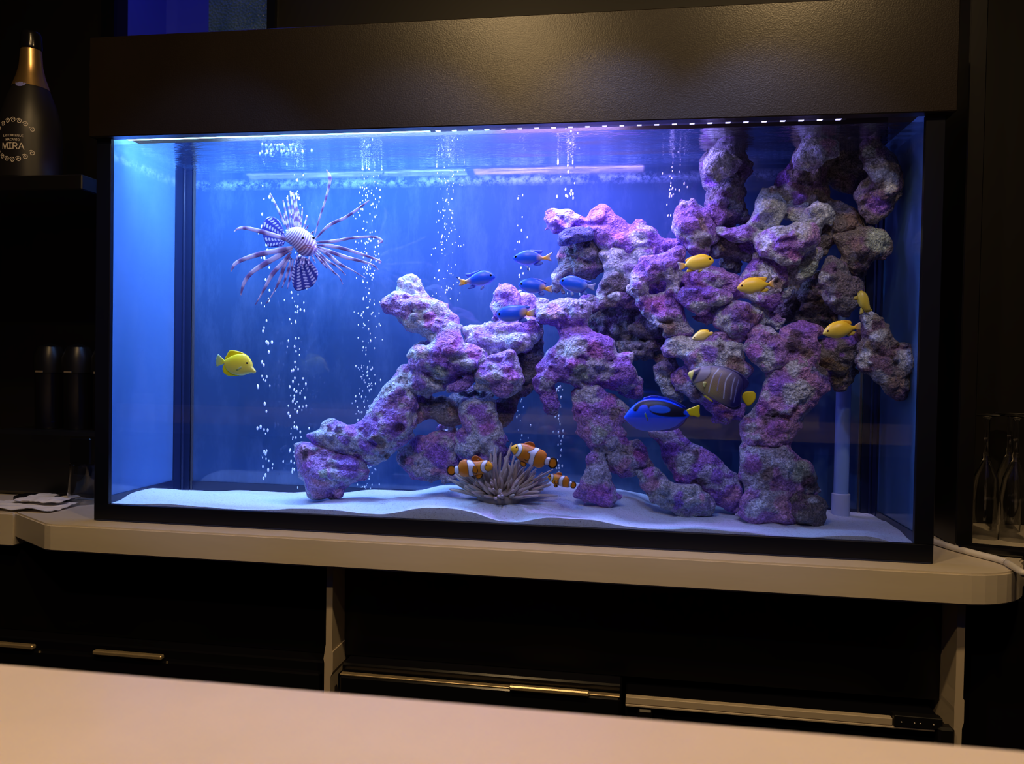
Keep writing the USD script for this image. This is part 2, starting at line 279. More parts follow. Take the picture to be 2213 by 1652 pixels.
fridge(-1.15, 0.458, 'black bottle cooler under the counter left of the first divider', [(-0.30, -0.125), (0.003, 0.146)], -0.249)
fridge(0.492, 1.005, 'black bottle cooler under the counter right of the first divider', [(0.809, 0.949)], -0.252)
t = thing('ice_machine', 'black under-counter appliance with a pale metal strip along its top edge', 'fridge', (1.27, 0.2, -1.05))
obj('body', box(1.012, 1.53, 0.014, 0.39, -1.049, -0.262, 0.003), 'black_gloss', t)
obj('top_strip', box(1.012, 1.445, 0.0, 0.012, -0.269, -0.257, 0.001), 'beige_edge', t)
obj('lower_strip', box(1.012, 1.510, -0.001, 0.013, -0.2735, -0.2695, 0.001), 'beige_edge', t)
obj('control_box', box(1.446, 1.520, -0.004, 0.013, -0.268, -0.250, 0.001), 'black_plastic', t, label='small black control box with tiny lights')
for x in (1.457, 1.477, 1.486, 1.506): obj('indicator', trimesh.creation.icosphere(1, 0.0011).apply_translation([x, -0.0045, -0.260]), 'print_pale', t)
obj('hinge_block', box(1.512, 1.537, -0.010, 0.012, -0.36, -0.262, 0.004), 'black_plastic', t)
obj('foot_bracket', box(1.033, 1.058, -0.004, 0.013, -0.32, -0.276, 0.003), 'dark_wood', t)

# ------------------------------------------------------------------ the aquarium
GX0, GX1, GY0, GY1, WZ = 0.018, 1.482, 0.018, 0.262, 0.7195      # inside of the glass; water level
A = thing('aquarium', 'large black framed reef aquarium standing on the pale back counter', 'aquarium', (0.75, 0.13, 0.0))
obj('bottom_rail', box(0, 1.5, 0.0, 0.0105, 0.0005, 0.0315, 0.001), 'frame_black', A)
obj('side_stile', box(0, 0.030, 0.0, 0.0105, 0.0315, 0.7255, 0.001), 'frame_black', A)
obj('side_stile', box(1.4704, 1.5, 0.0, 0.0105, 0.0315, 0.7255, 0.001), 'frame_black', A)
obj('bottom_strip', box(0.006, 1.496, -0.0012, 0.0, 0.0004, 0.0028), 'silicone', A)
obj('front_pane', box(0.012, 1.488, 0.0112, 0.0172, 0.006, 0.735), 'front_glass', A, label='clear front pane')
obj('back_pane', box(0.004, 1.496, GY1, GY1 + 0.010, 0.0, 0.745), 'back_pane', A)
obj('side_pane', box(0.004, GX0, 0.0176, GY1, 0.0, 0.745), 'side_pane', A)
obj('side_pane', box(GX1, 1.496, 0.0176, GY1, 0.0, 0.745), 'side_pane', A)
obj('base_plate', box(0.004, 1.496, 0.0176, GY1 + 0.01, 0.0003, 0.004), 'silicone', A)
for s, x in ((1, GX0), (-1, GX1)):        # black silicone and corner trim in the two back corners
    obj('corner_seal', join([box(min(x, x + s * .004), max(x, x + s * .004), 0.228, GY1, 0.004, 0.735), box(min(x, x + s * .022), max(x, x + s * .022), 0.256, GY1, 0.004, 0.735), trimesh.creation.cylinder(0.0035, 0.73, sections=10).apply_translation([x + s * .006, GY1 - .008, 0.37])]), 'silicone', A)
    obj('cable_strip', box(min(x + s * .0245, x + s * .028), max(x + s * .0245, x + s * .028), 0.2575, GY1, 0.004, 0.735), 'led_body', A)
obj('bottom_seal', join([box(GX0 + .004, GX1 - .004, GY1 - .003, GY1, 0.004, 0.040), box(GX0, GX0 + .003, 0.02, 0.228, 0.004, 0.045), box(GX1 - .003, GX1, 0.02, 0.228, 0.004, 0.045)]), 'silicone', A)
hx0, hx1 = -0.0065, 1.512
hood = thing('aquarium_hood', 'dark brown satin wood hood over the top of the aquarium', 'hood', (0.75, 0.13, 0.7258))
obj('front_board', box(hx0, hx1, -0.0125, 0.0105, 0.7258, 0.9115, 0.0015), 'hood_wood', hood)
obj('casing', join([box(hx0, 0.003, 0.0105, 0.285, 0.7258, 0.90), box(1.497, hx1, 0.0105, 0.285, 0.7258, 0.90), box(0.003, 1.497, 0.275, 0.285, 0.7258, 0.90), box(hx0, hx1, 0.0105, 0.285, 0.90, 0.9110)]), 'hood_wood', hood)
for yb, x0, x1 in ((0.035, 0.04, 1.36), (0.16, 0.05, 1.10)):
    bar = thing('led_bar', {0.035: 'slim led strip glowing just behind the hood lip', 0.16: 'rear led light bar high inside the hood'}[yb], 'lamp', ((x0 + x1) / 2, yb, 0.745))
    obj('housing', box(x0, x1, yb - 0.012, yb + 0.012, 0.868 if yb > .04 else 0.7345, 0.878 if yb > .04 else 0.744, 0.002), 'led_body', bar)
    if yb < .04:
        n = 44
        for k in range(n):
            x = x0 + (k + .5) * (x1 - x0) / n
            obj('diode', box(x - 0.0151 if k < 20 else x - .004, x + 0.0151 if k < 20 else x + .004, yb - 0.004, yb + 0.004, 0.7325, 0.7345), 'diode' if k < 24 else 'diode_violet', bar)
# water: the rippled surface (a thin sheet; the clear body below adds nothing to see)
n1, n2 = 160, 40
gx, gy = np.meshgrid(np.linspace(GX0 + .0002, GX1 - .0002, n1), np.linspace(GY0 - .0006, GY1 - .0002, n2), indexing='ij')
gz = WZ + 0.0016 * (fbm(np.stack([gx * 14, gy * 40, 0 * gx], -1), 3, 5) - 0.5)
i, j = np.meshgrid(np.arange(n1 - 1), np.arange(n2 - 1), indexing='ij')
q = np.stack([i * n2 + j, (i + 1) * n2 + j, (i + 1) * n2 + j + 1, i * n2 + j + 1], -1).reshape(-1, 4)
obj('water', (np.stack([gx, gy, gz], -1).reshape(-1, 3), q), 'water', smooth=True, label='rippling water surface seen from below under the hood', cat='water', kind='stuff')

# sand bed: control points (pixel x, pixel y, depth) that the photograph's dune lines give
SC = [(240, 1088, .020), (500, 1100, .020), (800, 1110, .020), (1100, 1128, .020), (1400, 1142, .020), (1700, 1160, .020), (1975, 1176, .020),
      (250, 1058, .11), (330, 1062, .11), (480, 1072, .11), (640, 1086, .11), (760, 1080, .10), (880, 1077, .09), (960, 1076, .085), (1050, 1083, .075), (1110, 1090, .07), (1250, 1112, .07), (1400, 1128, .07), (1600, 1140, .06), (1850, 1150, .05),
      (250, 1054, .25), (420, 1062, .25), (600, 1066, .25), (700, 1066, .25), (850, 1062, .25), (1000, 1052, .25), (1100, 1046, .22), (1180, 1044, .20), (1250, 1048, .20), (1330, 1066, .19), (1450, 1092, .20), (1600, 1098, .20), (1780, 1106, .22), (1850, 1112, .24), (1960, 1122, .24),
      (700, 1078, .16), (850, 1082, .16), (960, 1082, .15), (1200, 1062, .14), (1300, 1090, .12), (1500, 1112, .12), (1700, 1128, .11), (1900, 1138, .12)]
sw = np.array([at(*c) for c in SC])
def sand_z(x, y):
    x = np.asarray(x, float); y = np.asarray(y, float)
    d2 = (x[..., None] - sw[:, 0]) ** 2 + ((y[..., None] - sw[:, 1]) * 1.3) ** 2 + 2e-5
    w_ = d2 ** -1.6; z = (w_ * sw[:, 2]).sum(-1) / w_.sum(-1)
    return np.maximum(z, 0.008) + 0.003 * (fbm(np.stack([x * 22, y * 30, 0 * x], -1), 3, 9) - 0.5)
n1, n2 = 420, 90
gx, gy = np.meshgrid(np.linspace(GX0 + .0032, GX1 - .0032, n1), np.linspace(GY0, GY1 - .0002, n2), indexing='ij')
gz = sand_z(gx, gy)
i, j = np.meshgrid(np.arange(n1 - 1), np.arange(n2 - 1), indexing='ij')
q = np.stack([i * n2 + j, (i + 1) * n2 + j, (i + 1) * n2 + j + 1, i * n2 + j + 1], -1).reshape(-1, 4)
V = np.stack([gx, gy, gz], -1).reshape(-1, 3)
# closed bed: front skirt down to the base plate
fr = np.arange(n1) * n2; bot = len(V) + np.arange(n1); V = np.vstack([V, np.stack([V[fr, 0], V[fr, 1], 0 * fr + 0.0041], 1)])
q = np.vstack([q, np.stack([fr[:-1], bot[:-1], bot[1:], fr[1:]], 1)])
obj('sand_bed', (V, q), 'sand', smooth=True, label='rippled pale coral sand covering the aquarium floor', cat='sand', kind='stuff')
# ------------------------------------------------------------------ live rock
def poisson(P, cell=2.0):
    """Inflation field of a pixel outline: 4u is the squared half thickness of a round body; outside, the negative distance."""
    x0, y0, x1, y1 = P.bounds; pad = 16
    ox, oy = x0 - pad, y0 - pad
    nx, ny = int((x1 - x0 + 2 * pad) / cell) + 2, int((y1 - y0 + 2 * pad) / cell) + 2
    X, Y = np.meshgrid(ox + np.arange(nx) * cell, oy + np.arange(ny) * cell, indexing='ij')
    m = shapely.contains_xy(P, X, Y); k = m.sum(); idx = np.full(m.shape, -1); idx[m] = np.arange(k)
    r, c = np.nonzero(m); rows, cols = [], []
    for dx, dy in ((1, 0), (-1, 0), (0, 1), (0, -1)):
        nb = idx[r + dx, c + dy]; ok = nb >= 0
        rows.append(np.arange(k)[ok]); cols.append(nb[ok])
    rows, cols = np.concatenate(rows), np.concatenate(cols)
    Am = sparse.coo_matrix((np.r_[np.full(k, 4.0), np.full(len(rows), -1.0)], (np.r_[np.arange(k), rows], np.r_[np.arange(k), cols])), shape=(k, k)).tocsc()
    u = spsolve(Am, np.full(k, cell * cell))
    Hf = np.zeros(m.shape); Hf[m] = 2 * np.sqrt(np.maximum(u, 0)); Hf[~m] = -ndimage.distance_transform_edt(~m)[~m] * cell
    return Hf, ox, oy, cell
def sample(field, px, py):
    Hf, ox, oy, cell = field
    return ndimage.map_coordinates(Hf, [(px - ox) / cell, (py - oy) / cell], order=1, mode='constant', cval=-40.0)
def surface_nets(Fv, org, h):
    S = Fv > 0; n = Fv.shape
    c = sum(S[a:n[0] - 1 + a, b:n[1] - 1 + b, d:n[2] - 1 + d].astype(np.int8) for a in (0, 1) for b in (0, 1) for d in (0, 1))
    cells = np.argwhere((c > 0) & (c < 8)); idx = np.full(c.shape, -1); idx[tuple(cells.T)] = np.arange(len(cells))
    acc, cnt = np.zeros((len(cells), 3)), np.zeros(len(cells))
    for ax in range(3):
        o1, o2 = [k for k in range(3) if k != ax]
        for b in (0, 1):
            for d in (0, 1):
                p = cells.copy(); p[:, o1] += b; p[:, o2] += d; q = p.copy(); q[:, ax] += 1
                fa, fb = Fv[tuple(p.T)], Fv[tuple(q.T)]; x = (fa > 0) != (fb > 0)
                t = fa[x] / (fa[x] - fb[x]); pos = p[x].astype(float); pos[:, ax] += t
                acc[x] += pos; cnt[x] += 1
    v = org + h * acc / cnt[:, None]; faces = []
    for ax in range(3):
        o1, o2 = (ax + 1) % 3, (ax + 2) % 3
        sl = [slice(None)] * 3; sl2 = [slice(None)] * 3; sl[ax] = slice(0, n[ax] - 1); sl2[ax] = slice(1, n[ax])
        A_, B_ = S[tuple(sl)], S[tuple(sl2)]; e = np.argwhere(A_ != B_)
        e = e[(e[:, o1] > 0) & (e[:, o2] > 0) & (e[:, o1] < n[o1] - 1) & (e[:, o2] < n[o2] - 1)]
        up = A_[tuple(e.T)]
        def cell(a, b):
            g = e.copy(); g[:, o1] += a; g[:, o2] += b; return idx[tuple(g.T)]
        qd = np.stack([cell(-1, -1), cell(0, -1), cell(0, 0), cell(-1, 0)], 1)
        qd[~up] = qd[~up][:, ::-1]; faces.append(qd)
    q = np.vstack(faces)
    return v, np.vstack([q[:, [0, 1, 2]], q[:, [0, 2, 3]]])
PAL = {  # albedo: bare rock, coralline patch, second patch, share of patches
    'pale':   ((0.62, 0.66, 0.82), (0.44, 0.28, 0.78), (0.58, 0.36, 0.80), 0.40),
    'violet': ((0.50, 0.48, 0.72), (0.34, 0.18, 0.70), (0.44, 0.24, 0.72), 0.62),
    'pink':   ((0.54, 0.52, 0.68), (0.46, 0.26, 0.68), (0.58, 0.32, 0.66), 0.55),
    'grey':   ((0.46, 0.52, 0.62), (0.36, 0.32, 0.56), (0.52, 0.56, 0.58), 0.45),
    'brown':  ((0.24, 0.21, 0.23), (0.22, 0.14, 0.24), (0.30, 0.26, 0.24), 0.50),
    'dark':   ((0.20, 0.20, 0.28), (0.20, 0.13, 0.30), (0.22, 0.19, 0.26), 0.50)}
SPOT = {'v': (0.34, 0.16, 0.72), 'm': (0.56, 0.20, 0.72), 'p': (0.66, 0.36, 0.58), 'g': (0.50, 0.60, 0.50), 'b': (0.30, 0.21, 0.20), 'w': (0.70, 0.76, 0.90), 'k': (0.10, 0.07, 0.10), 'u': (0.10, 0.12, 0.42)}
def rock(label, lumps, pal='pale', spots='', pits='', seed=0, h=0.0028, name='live_rock', cat='rock', mat='rock', rough=1.0):
    """lumps: (outline in pixels, depth of its middle, thickness factor[, outline of a hole]). One solid mesh with a real depth and thickness."""
    fl = []
    for lp in lumps:
        P = Polygon(chaikin(pts(lp[0]), 1)).buffer(5.0)
        if len(lp) > 3: P = P.difference(Polygon(chaikin(pts(lp[3]), 1)).buffer(-2.5))
        fl.append((poisson(P), lp[1], lp[2], P.bounds))
    lo, hi = np.full(3, 9.0), np.full(3, -9.0)
    for fld, y, k, b in fl:
        hm = fld[0].max() / 1180 * k + 0.012
        for px in (b[0] - 8, b[2] + 8):
            for py in (b[1] - 8, b[3] + 8):
                for yy in (y - hm, y + hm):
                    p = at(px, py, yy); lo = np.minimum(lo, p); hi = np.maximum(hi, p)
    lo[1] = max(lo[1], 0.020); hi[1] = min(hi[1], 0.2605); hi[2] = min(hi[2], 0.7405)
    n = np.ceil((hi - lo) / h).astype(int) + 2
    X, Y, Z = np.meshgrid(*[lo[k] + h * np.arange(n[k]) for k in range(3)], indexing='ij')
    P3 = np.stack([X.ravel(), Y.ravel(), Z.ravel()], 1)
    wob = fbm(P3 * 55, 2, seed + 40) - 0.5; wob2 = fbm(P3 * 55 + 9, 2, seed + 41) - 0.5
    px, py = to_px(P3); mpp = (P3 - CAM) @ FW / F
    px = px + wob * 9 * rough; py = py + wob2 * 9 * rough
    E = np.full(len(P3), -1.0)
    for fld, y, k, b in fl:
        Hh = sample(fld, px, py)
        e = np.where(Hh > 0, Hh * k, Hh) * mpp - np.abs(P3[:, 1] - y)
        # smooth union
        kk = 0.005; hh = np.clip(0.5 + 0.5 * (e - E) / kk, 0, 1); E = E * (1 - hh) + e * hh + kk * hh * (1 - hh)
    near = np.abs(E) < 0.03
    pn = P3[near]
    ridg = np.abs(noise(pn * 42, seed + 3) - 0.5) * 2
    d = 0.028 * (fbm(pn * 22, 3, seed) - 0.48) + 0.015 * (ridg - 0.42) + 0.014 * (fbm(pn * 80, 2, seed + 7) - 0.5)
    E[near] += d * rough
    for s in pits.split():
        a, b, r, dep = map(float, s.split(','))
        c = at(a, b, dep); rr = r / 1180
        q = np.sqrt((P3[:, 0] - c[0]) ** 2 + ((P3[:, 1] - c[1]) * 0.6) ** 2 + (P3[:, 2] - c[2]) ** 2) - rr
        E = np.minimum(E, q + 0.004 * wob)
    G = E.reshape(n); G[[0, -1]] = -0.01; G[:, [0, -1]] = -0.01; G[:, :, [0, -1]] = -0.01
    v, f = surface_nets(G, lo, h)
    # keep the pieces that belong together
    m = trimesh.Trimesh(v, f, process=False)
    cc = trimesh.graph.connected_component_labels(m.edges_unique, node_count=len(v)); big = np.bincount(cc); keep = big[cc] > 0.04 * big.max()
    fk = f[keep[f].all(1)]; used = np.unique(fk); re = np.full(len(v), -1); re[used] = np.arange(len(used)); v, f = v[used], re[fk]
    # colour
    c0, c1, c2, share = PAL[pal]
    a = fbm(v * 26, 4, seed + 11); b = fbm(v * 34 + 5, 4, seed + 12); g = fbm(v * 60, 3, seed + 13)
    th = 0.5 + (0.5 - share) * 0.34
    w1 = np.clip((a - th) / 0.05 + 0.5, 0, 1)[:, None]; w2 = np.clip((b - 0.53) / 0.05 + 0.5, 0, 1)[:, None]
    col = np.array(c0) * (0.75 + 0.5 * g[:, None]); patch = np.array(c1) * (1 - w2) + np.array(c2) * w2
    col = col * (1 - w1) + patch * (0.75 + 0.5 * g[:, None]) * w1
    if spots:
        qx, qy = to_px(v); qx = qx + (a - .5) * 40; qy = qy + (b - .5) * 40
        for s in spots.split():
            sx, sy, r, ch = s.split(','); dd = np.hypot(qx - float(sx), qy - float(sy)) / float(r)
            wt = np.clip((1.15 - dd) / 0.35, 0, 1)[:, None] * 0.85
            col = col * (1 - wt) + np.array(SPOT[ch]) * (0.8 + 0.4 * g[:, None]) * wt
    org = np.array([v[:, 0].mean(), v[:, 1].mean(), v[:, 2].min()])
    p = path_of(None, name); mm = usdkit.mesh(stage, p, (v - org, f), L[mat], smooth=True)
    mm.AddTranslateOp().Set(tuple(map(float, org)))
    UsdGeom.PrimvarsAPI(mm).CreatePrimvar('Cd', Sdf.ValueTypeNames.Color3fArray, 'vertex').Set(Vt.Vec3fArray.FromNumpy(np.clip(col, 0.01, 0.95).astype(np.float32)))
    tag(mm.GetPrim(), label, cat, 'live rocks of the reef' if name == 'live_rock' else None)
R = []
R.append(('pale lavender two-pronged rock arm reaching up at the left end of the reef', [
    ('860,616 865,604 880,599 892,598 900,604 910,622 920,636 927,649 926,662 905,660 890,648 875,640 863,636 861,626', .165, .8),
    ('822,660 827,650 838,643 847,638 861,635 874,636 887,643 903,641 921,647 936,650 947,656 965,672 976,683 985,684 990,694 989,705 987,725 965,735 950,737 927,731 920,720 907,715 887,711 874,703 871,699 867,692 854,680 838,676 827,669', .14, .8)], 'pale', '925,690,18,m 975,705,14,v'))
R.append(('magenta and violet knobbly rock with a yellowish green spot under the two-pronged arm', [
    ('932,700 943,694 956,692 976,696 987,707 990,725 999,742 1005,754 1008,776 985,790 955,780 940,755 935,735', .115, .7),
    ('885,769 891,756 896,751 909,747 922,752 933,747 945,738 947,725 954,720 973,717 985,722 994,738 1003,751 1016,748 1031,749 1043,756 1051,771 1052,783 1038,792 1020,803 998,807 983,811 967,816 954,821 938,816 931,798 920,805 896,807 887,796 884,782', .105, .75),
    ('895,751 902,742 920,734 929,738 929,750 914,753', .17, .7),
    ('887,805 884,818 885,831 894,841 914,851 927,852 940,845 954,839 962,840 975,832 1000,820 990,808 967,816 954,821 938,816 920,800 900,796', .12, .8),
    ('963,843 966,836 985,826 1005,815 1025,806 1034,805 1033,818 1022,828 1009,838 993,845 973,848', .105, .8)], 'pale',
    '972,735,28,m 945,775,26,v 975,795,16,v 1025,758,18,m 950,805,16,g 995,828,32,v 898,828,16,v 900,752,10,p'))
R.append(('pale wrinkled grey rock with a rounded blunt knob standing above it', [
    ('1001,738 1003,723 1011,711 1023,705 1042,703 1062,699 1080,698 1114,699 1143,691 1158,698 1163,713 1162,727 1154,738 1147,743 1143,754 1114,758 1101,756 1078,769 1056,771 1042,754 1023,748 1005,749', .145, .75),
    ('1062,699 1065,678 1063,667 1067,651 1074,636 1078,624 1089,618 1103,616 1116,624 1120,634 1120,653 1121,664 1114,698 1087,705', .155, .8),
    ('1120,642 1132,638 1145,638 1158,645 1163,658 1161,673 1150,680 1120,676', .175, .8), ('1158,644 1172,644 1187,653 1185,662 1167,665', .19, .8),
    ('1096,754 1098,738 1107,723 1118,713 1132,718 1143,733 1144,751 1129,760 1114,760', .115, .7)], 'pale', '1095,650,22,v 1145,710,18,v'))
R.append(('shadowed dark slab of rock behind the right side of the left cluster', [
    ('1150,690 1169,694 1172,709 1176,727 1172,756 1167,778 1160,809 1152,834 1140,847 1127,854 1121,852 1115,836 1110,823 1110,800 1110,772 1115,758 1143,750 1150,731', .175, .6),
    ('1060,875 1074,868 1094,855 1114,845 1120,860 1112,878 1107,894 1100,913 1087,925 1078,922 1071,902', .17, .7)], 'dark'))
R.append(('bulbous pale rock mottled with bright purple at the lower right of the left cluster', [
    ('1032,796 1056,772 1078,771 1094,760 1110,760 1116,774 1125,791 1123,809 1129,825 1123,836 1112,849 1096,856 1080,860 1071,851 1062,840 1047,836 1034,840 1023,841 1034,827 1032,809', .105, .8)], 'pale', '1090,785,22,v 1105,805,18,m 1050,800,12,v'))
R.append(('long sloping rock leg of the left cluster running down to the left', [
    ('885,788 874,791 861,801 858,814 838,832 825,849 812,870 807,880 794,900 789,909 776,920 763,923 745,921 729,915 718,911 707,912 700,919 698,929 693,936 682,938 676,945 678,958 685,965 702,971 722,980 745,986 762,987 783,994 802,1000 812,1000 820,994 831,992 836,983 851,973 869,960 881,943 885,929 896,922 890,905 885,893 896,876 894,864 889,844 890,825 890,805', .125, .72)], 'pale',
    '862,922,18,v 735,950,14,v 800,925,22,v 815,960,18,b 845,900,20,v 795,968,16,v 830,985,8,b 758,928,16,m', '862,925,13,.088'))
R.append(('pink footed rock at the bottom left end of the reef', [
    ('640,973 645,963 656,960 671,965 684,967 700,973 722,980 740,984 758,987 774,996 787,1007 795,1020 794,1031 780,1036 763,1038 754,1045 745,1051 738,1054 738,1063 740,1074 742,1083 736,1084 727,1076 718,1073 693,1076 671,1075 667,1061 665,1051 658,1036 649,1025 647,1011 644,994 640,983', .115, .8)], 'pink',
    '690,1055,20,p 735,1065,12,p 748,1010,28,v 660,985,14,p 700,1022,9,g 670,1000,12,m 660,980,7,k'))
R.append(('dark arched rock bridge under the left cluster', [
    ('894,864 903,851 914,849 929,854 934,867 947,862 956,859 969,864 976,873 985,876 994,891 998,898 1001,907 994,914 980,919 965,919 952,913 940,904 927,900 914,904 903,913 892,922 881,923 879,911 880,896 888,880', .155, .8),
    ('969,861 983,849 1011,838 1040,838 1066,850 1050,866 1034,868 998,875 994,883 976,869', .205, .6)], 'dark', '905,905,14,p 975,885,10,b 910,860,12,v'))
R.append(('round mauve rock lying low behind the left clownfish', [
    ('865,971 883,965 889,956 900,949 920,945 943,936 956,936 970,934 987,938 985,956 987,972 994,992 993,1005 987,1016 970,1024 954,1032 924,1036 896,1032 882,1020 865,1002 864,991 862,976', .165, .62),
    ('953,1021 962,1016 987,1021 987,1034 969,1040 956,1034', .15, .8),
    ('913,920 920,922 940,930 924,945 910,945', .185, .5), ('927,942 940,931 956,922 978,925 991,932 985,938 969,934 945,937', .20, .5)], 'pink', '945,985,26,v 900,965,14,v 940,1025,14,p 870,1000,10,k', '', 0))
R.append(('upright violet rock post rising behind the sea anemone', [
    ('998,867 1005,863 1016,867 1029,865 1042,863 1060,864 1065,873 1067,882 1071,902 1075,920 1083,938 1087,951 1090,963 1087,978 1085,996 1060,1010 1034,1004 1014,992 1000,989 987,978 985,967 991,956 1002,953 1009,945 1014,934 1009,925 1005,913 998,898 994,880', .135, .72),
    ('983,956 983,947 994,934 1004,929 1014,934 1009,945 998,954', .15, .8), ('1085,965 1098,970 1102,983 1100,998 1089,1006 1080,990', .15, .8)], 'pale', '1025,885,22,v 1045,910,22,v 1045,930,16,m 1020,890,14,v 995,945,10,v'))
R.append(('violet arched rock with a tusk hanging down at its left, middle of the reef', [
    ('1160,676 1167,667 1180,664 1194,657 1211,653 1231,651 1242,649 1258,651 1271,658 1276,667 1271,680 1267,694 1258,709 1245,726 1216,726 1211,712 1204,699 1190,697 1175,698 1163,692', .125, .75),
    ('1213,716 1240,712 1256,709 1271,711 1282,722 1298,727 1316,734 1327,743 1331,758 1332,790 1325,820 1303,831 1293,831 1270,842 1256,840 1242,831 1225,825 1207,822 1194,829 1193,838 1198,852 1204,872 1202,894 1196,899 1184,892 1180,874 1167,854 1158,836 1156,823 1162,814 1164,800 1173,782 1185,767 1204,749 1213,733', .115, .65),
    ('1325,765 1340,765 1358,765 1367,774 1358,787 1369,798 1378,814 1378,829 1365,838 1340,843 1322,838 1300,832 1300,810 1310,785', .11, .75),
    ('1365,815 1388,818 1388,845 1375,862 1350,855 1345,840', .15, .6)], 'violet', '1190,670,16,p 1285,755,24,m 1345,755,12,m 1195,870,14,v 1240,785,14,m 1225,760,16,w 1330,820,16,v 1255,805,16,g', '1313,823,7,.085'))
R.append(('knobbly mauve rock leg with two feet in the middle of the aquarium', [
    ('1256,838 1262,832 1280,830 1293,832 1303,849 1322,856 1336,863 1347,876 1358,887 1352,901 1340,912 1337,920 1347,933 1356,942 1354,953 1351,967 1347,975 1336,978 1314,983 1293,987 1280,980 1276,960 1271,945 1256,942 1254,931 1256,923 1258,914 1249,903 1242,891 1243,876 1240,871 1236,858 1242,845', .12, .7),
    ('1280,975 1295,975 1308,1000 1313,1018 1316,1032 1320,1051 1329,1062 1332,1072 1322,1089 1313,1096 1300,1091 1284,1085 1262,1078 1245,1073 1247,1060 1257,1051 1260,1036 1265,1022 1273,1011 1268,1002 1271,993', .10, .75),
    ('1295,982 1318,980 1338,971 1351,971 1362,958 1371,951 1380,953 1387,965 1400,982 1402,994 1412,1012 1402,1018 1383,1022 1371,1023 1358,1027 1345,1031 1336,1029 1329,1022 1314,1014 1309,1003', .125, .75)], 'pink', '1262,885,17,m 1345,950,14,m 1300,845,16,v 1315,870,16,m 1345,1005,12,p 1380,985,14,m 1300,1070,24,m 1330,895,12,b 1300,935,14,g', '1322,882,6,.085'))
R.append(('low slanting rock pile of grey and violet lumps on the sand at mid reef', [
    ('1376,1029 1387,1018 1412,1012 1423,1020 1434,1031 1445,1042 1456,1051 1474,1049 1490,1050 1500,1047 1511,1054 1514,1069 1529,1074 1540,1081 1543,1094 1540,1109 1518,1113 1492,1115 1471,1115 1456,1111 1451,1103 1438,1096 1425,1091 1407,1085 1407,1074 1394,1063 1387,1054', .105, .7)], 'grey', '1395,1020,16,m 1465,1085,12,v 1520,1078,10,p 1410,1050,20,p'))
R.append(('thick diagonal violet rock leg sloping down right below the blue tang', [
    ('1396,936 1420,928 1447,922 1465,924 1467,943 1480,951 1498,963 1518,974 1534,983 1549,991 1558,1003 1565,1012 1581,1016 1592,1027 1599,1043 1602,1062 1603,1085 1599,1098 1589,1107 1574,1105 1563,1092 1547,1089 1541,1076 1518,1067 1511,1054 1492,1051 1474,1047 1461,1038 1456,1027 1454,1016 1442,1007 1438,991 1432,971 1427,956 1412,945', .135, .66)], 'violet', '1470,1025,16,m 1450,975,20,v 1545,1030,16,v 1585,1075,20,p 1495,990,16,k 1510,1040,14,k 1480,1000,20,w'))
R.append(('lobed violet rock reaching left along the top of the middle reef', [
    ('1177,467 1182,460 1194,455 1213,456 1233,455 1242,462 1253,474 1267,482 1274,469 1282,456 1294,447 1305,446 1316,455 1332,473 1347,487 1360,494 1374,494 1380,489 1391,493 1407,493 1414,504 1421,516 1438,522 1456,524 1474,520 1480,531 1467,542 1445,547 1412,556 1376,553 1358,545 1303,545 1289,525 1282,510 1267,498 1249,494 1222,502 1209,504 1196,500 1187,485 1179,476', .17, .75)], 'violet', '1340,515,12,m 1385,520,20,w 1300,465,14,p 1275,495,10,p 1215,475,10,v', '1213,472,9,.145'))
R.append(('dark plum coloured rock in shade under the lobed top rock', [
    ('1225,529 1242,520 1267,510 1291,520 1300,542 1298,558 1309,574 1307,585 1291,594 1271,603 1249,603 1231,600 1216,622 1218,629 1209,632 1196,622 1191,607 1193,594 1200,582 1211,571 1209,558 1213,542', .18, .6)], 'dark', '1200,605,14,w 1215,555,8,p'))
R.append(('grey knobbed rock with a pale top edge in the middle of the reef', [
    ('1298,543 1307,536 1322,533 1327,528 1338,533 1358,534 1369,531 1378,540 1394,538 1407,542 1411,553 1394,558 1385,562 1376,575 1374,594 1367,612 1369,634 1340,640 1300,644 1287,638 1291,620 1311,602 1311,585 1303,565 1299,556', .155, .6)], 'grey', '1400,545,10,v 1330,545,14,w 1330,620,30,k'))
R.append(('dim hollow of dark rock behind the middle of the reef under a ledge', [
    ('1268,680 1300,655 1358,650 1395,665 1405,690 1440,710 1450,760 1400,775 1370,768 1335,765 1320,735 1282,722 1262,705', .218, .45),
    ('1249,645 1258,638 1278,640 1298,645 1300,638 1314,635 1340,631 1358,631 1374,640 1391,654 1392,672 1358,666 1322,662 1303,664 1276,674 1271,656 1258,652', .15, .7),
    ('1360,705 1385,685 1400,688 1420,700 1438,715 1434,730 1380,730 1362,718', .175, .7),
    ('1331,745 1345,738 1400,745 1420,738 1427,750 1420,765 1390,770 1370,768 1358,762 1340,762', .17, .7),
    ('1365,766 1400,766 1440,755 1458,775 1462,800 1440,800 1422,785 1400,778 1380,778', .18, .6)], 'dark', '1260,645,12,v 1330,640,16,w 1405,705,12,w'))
R.append(('slim mottled rock column hanging down left of the angelfish', [
    ('1420,785 1440,778 1452,790 1455,815 1465,835 1473,850 1474,868 1462,866 1440,860 1433,845 1428,830 1419,820 1418,805', .17, .8)], 'grey', '1435,810,12,w'))
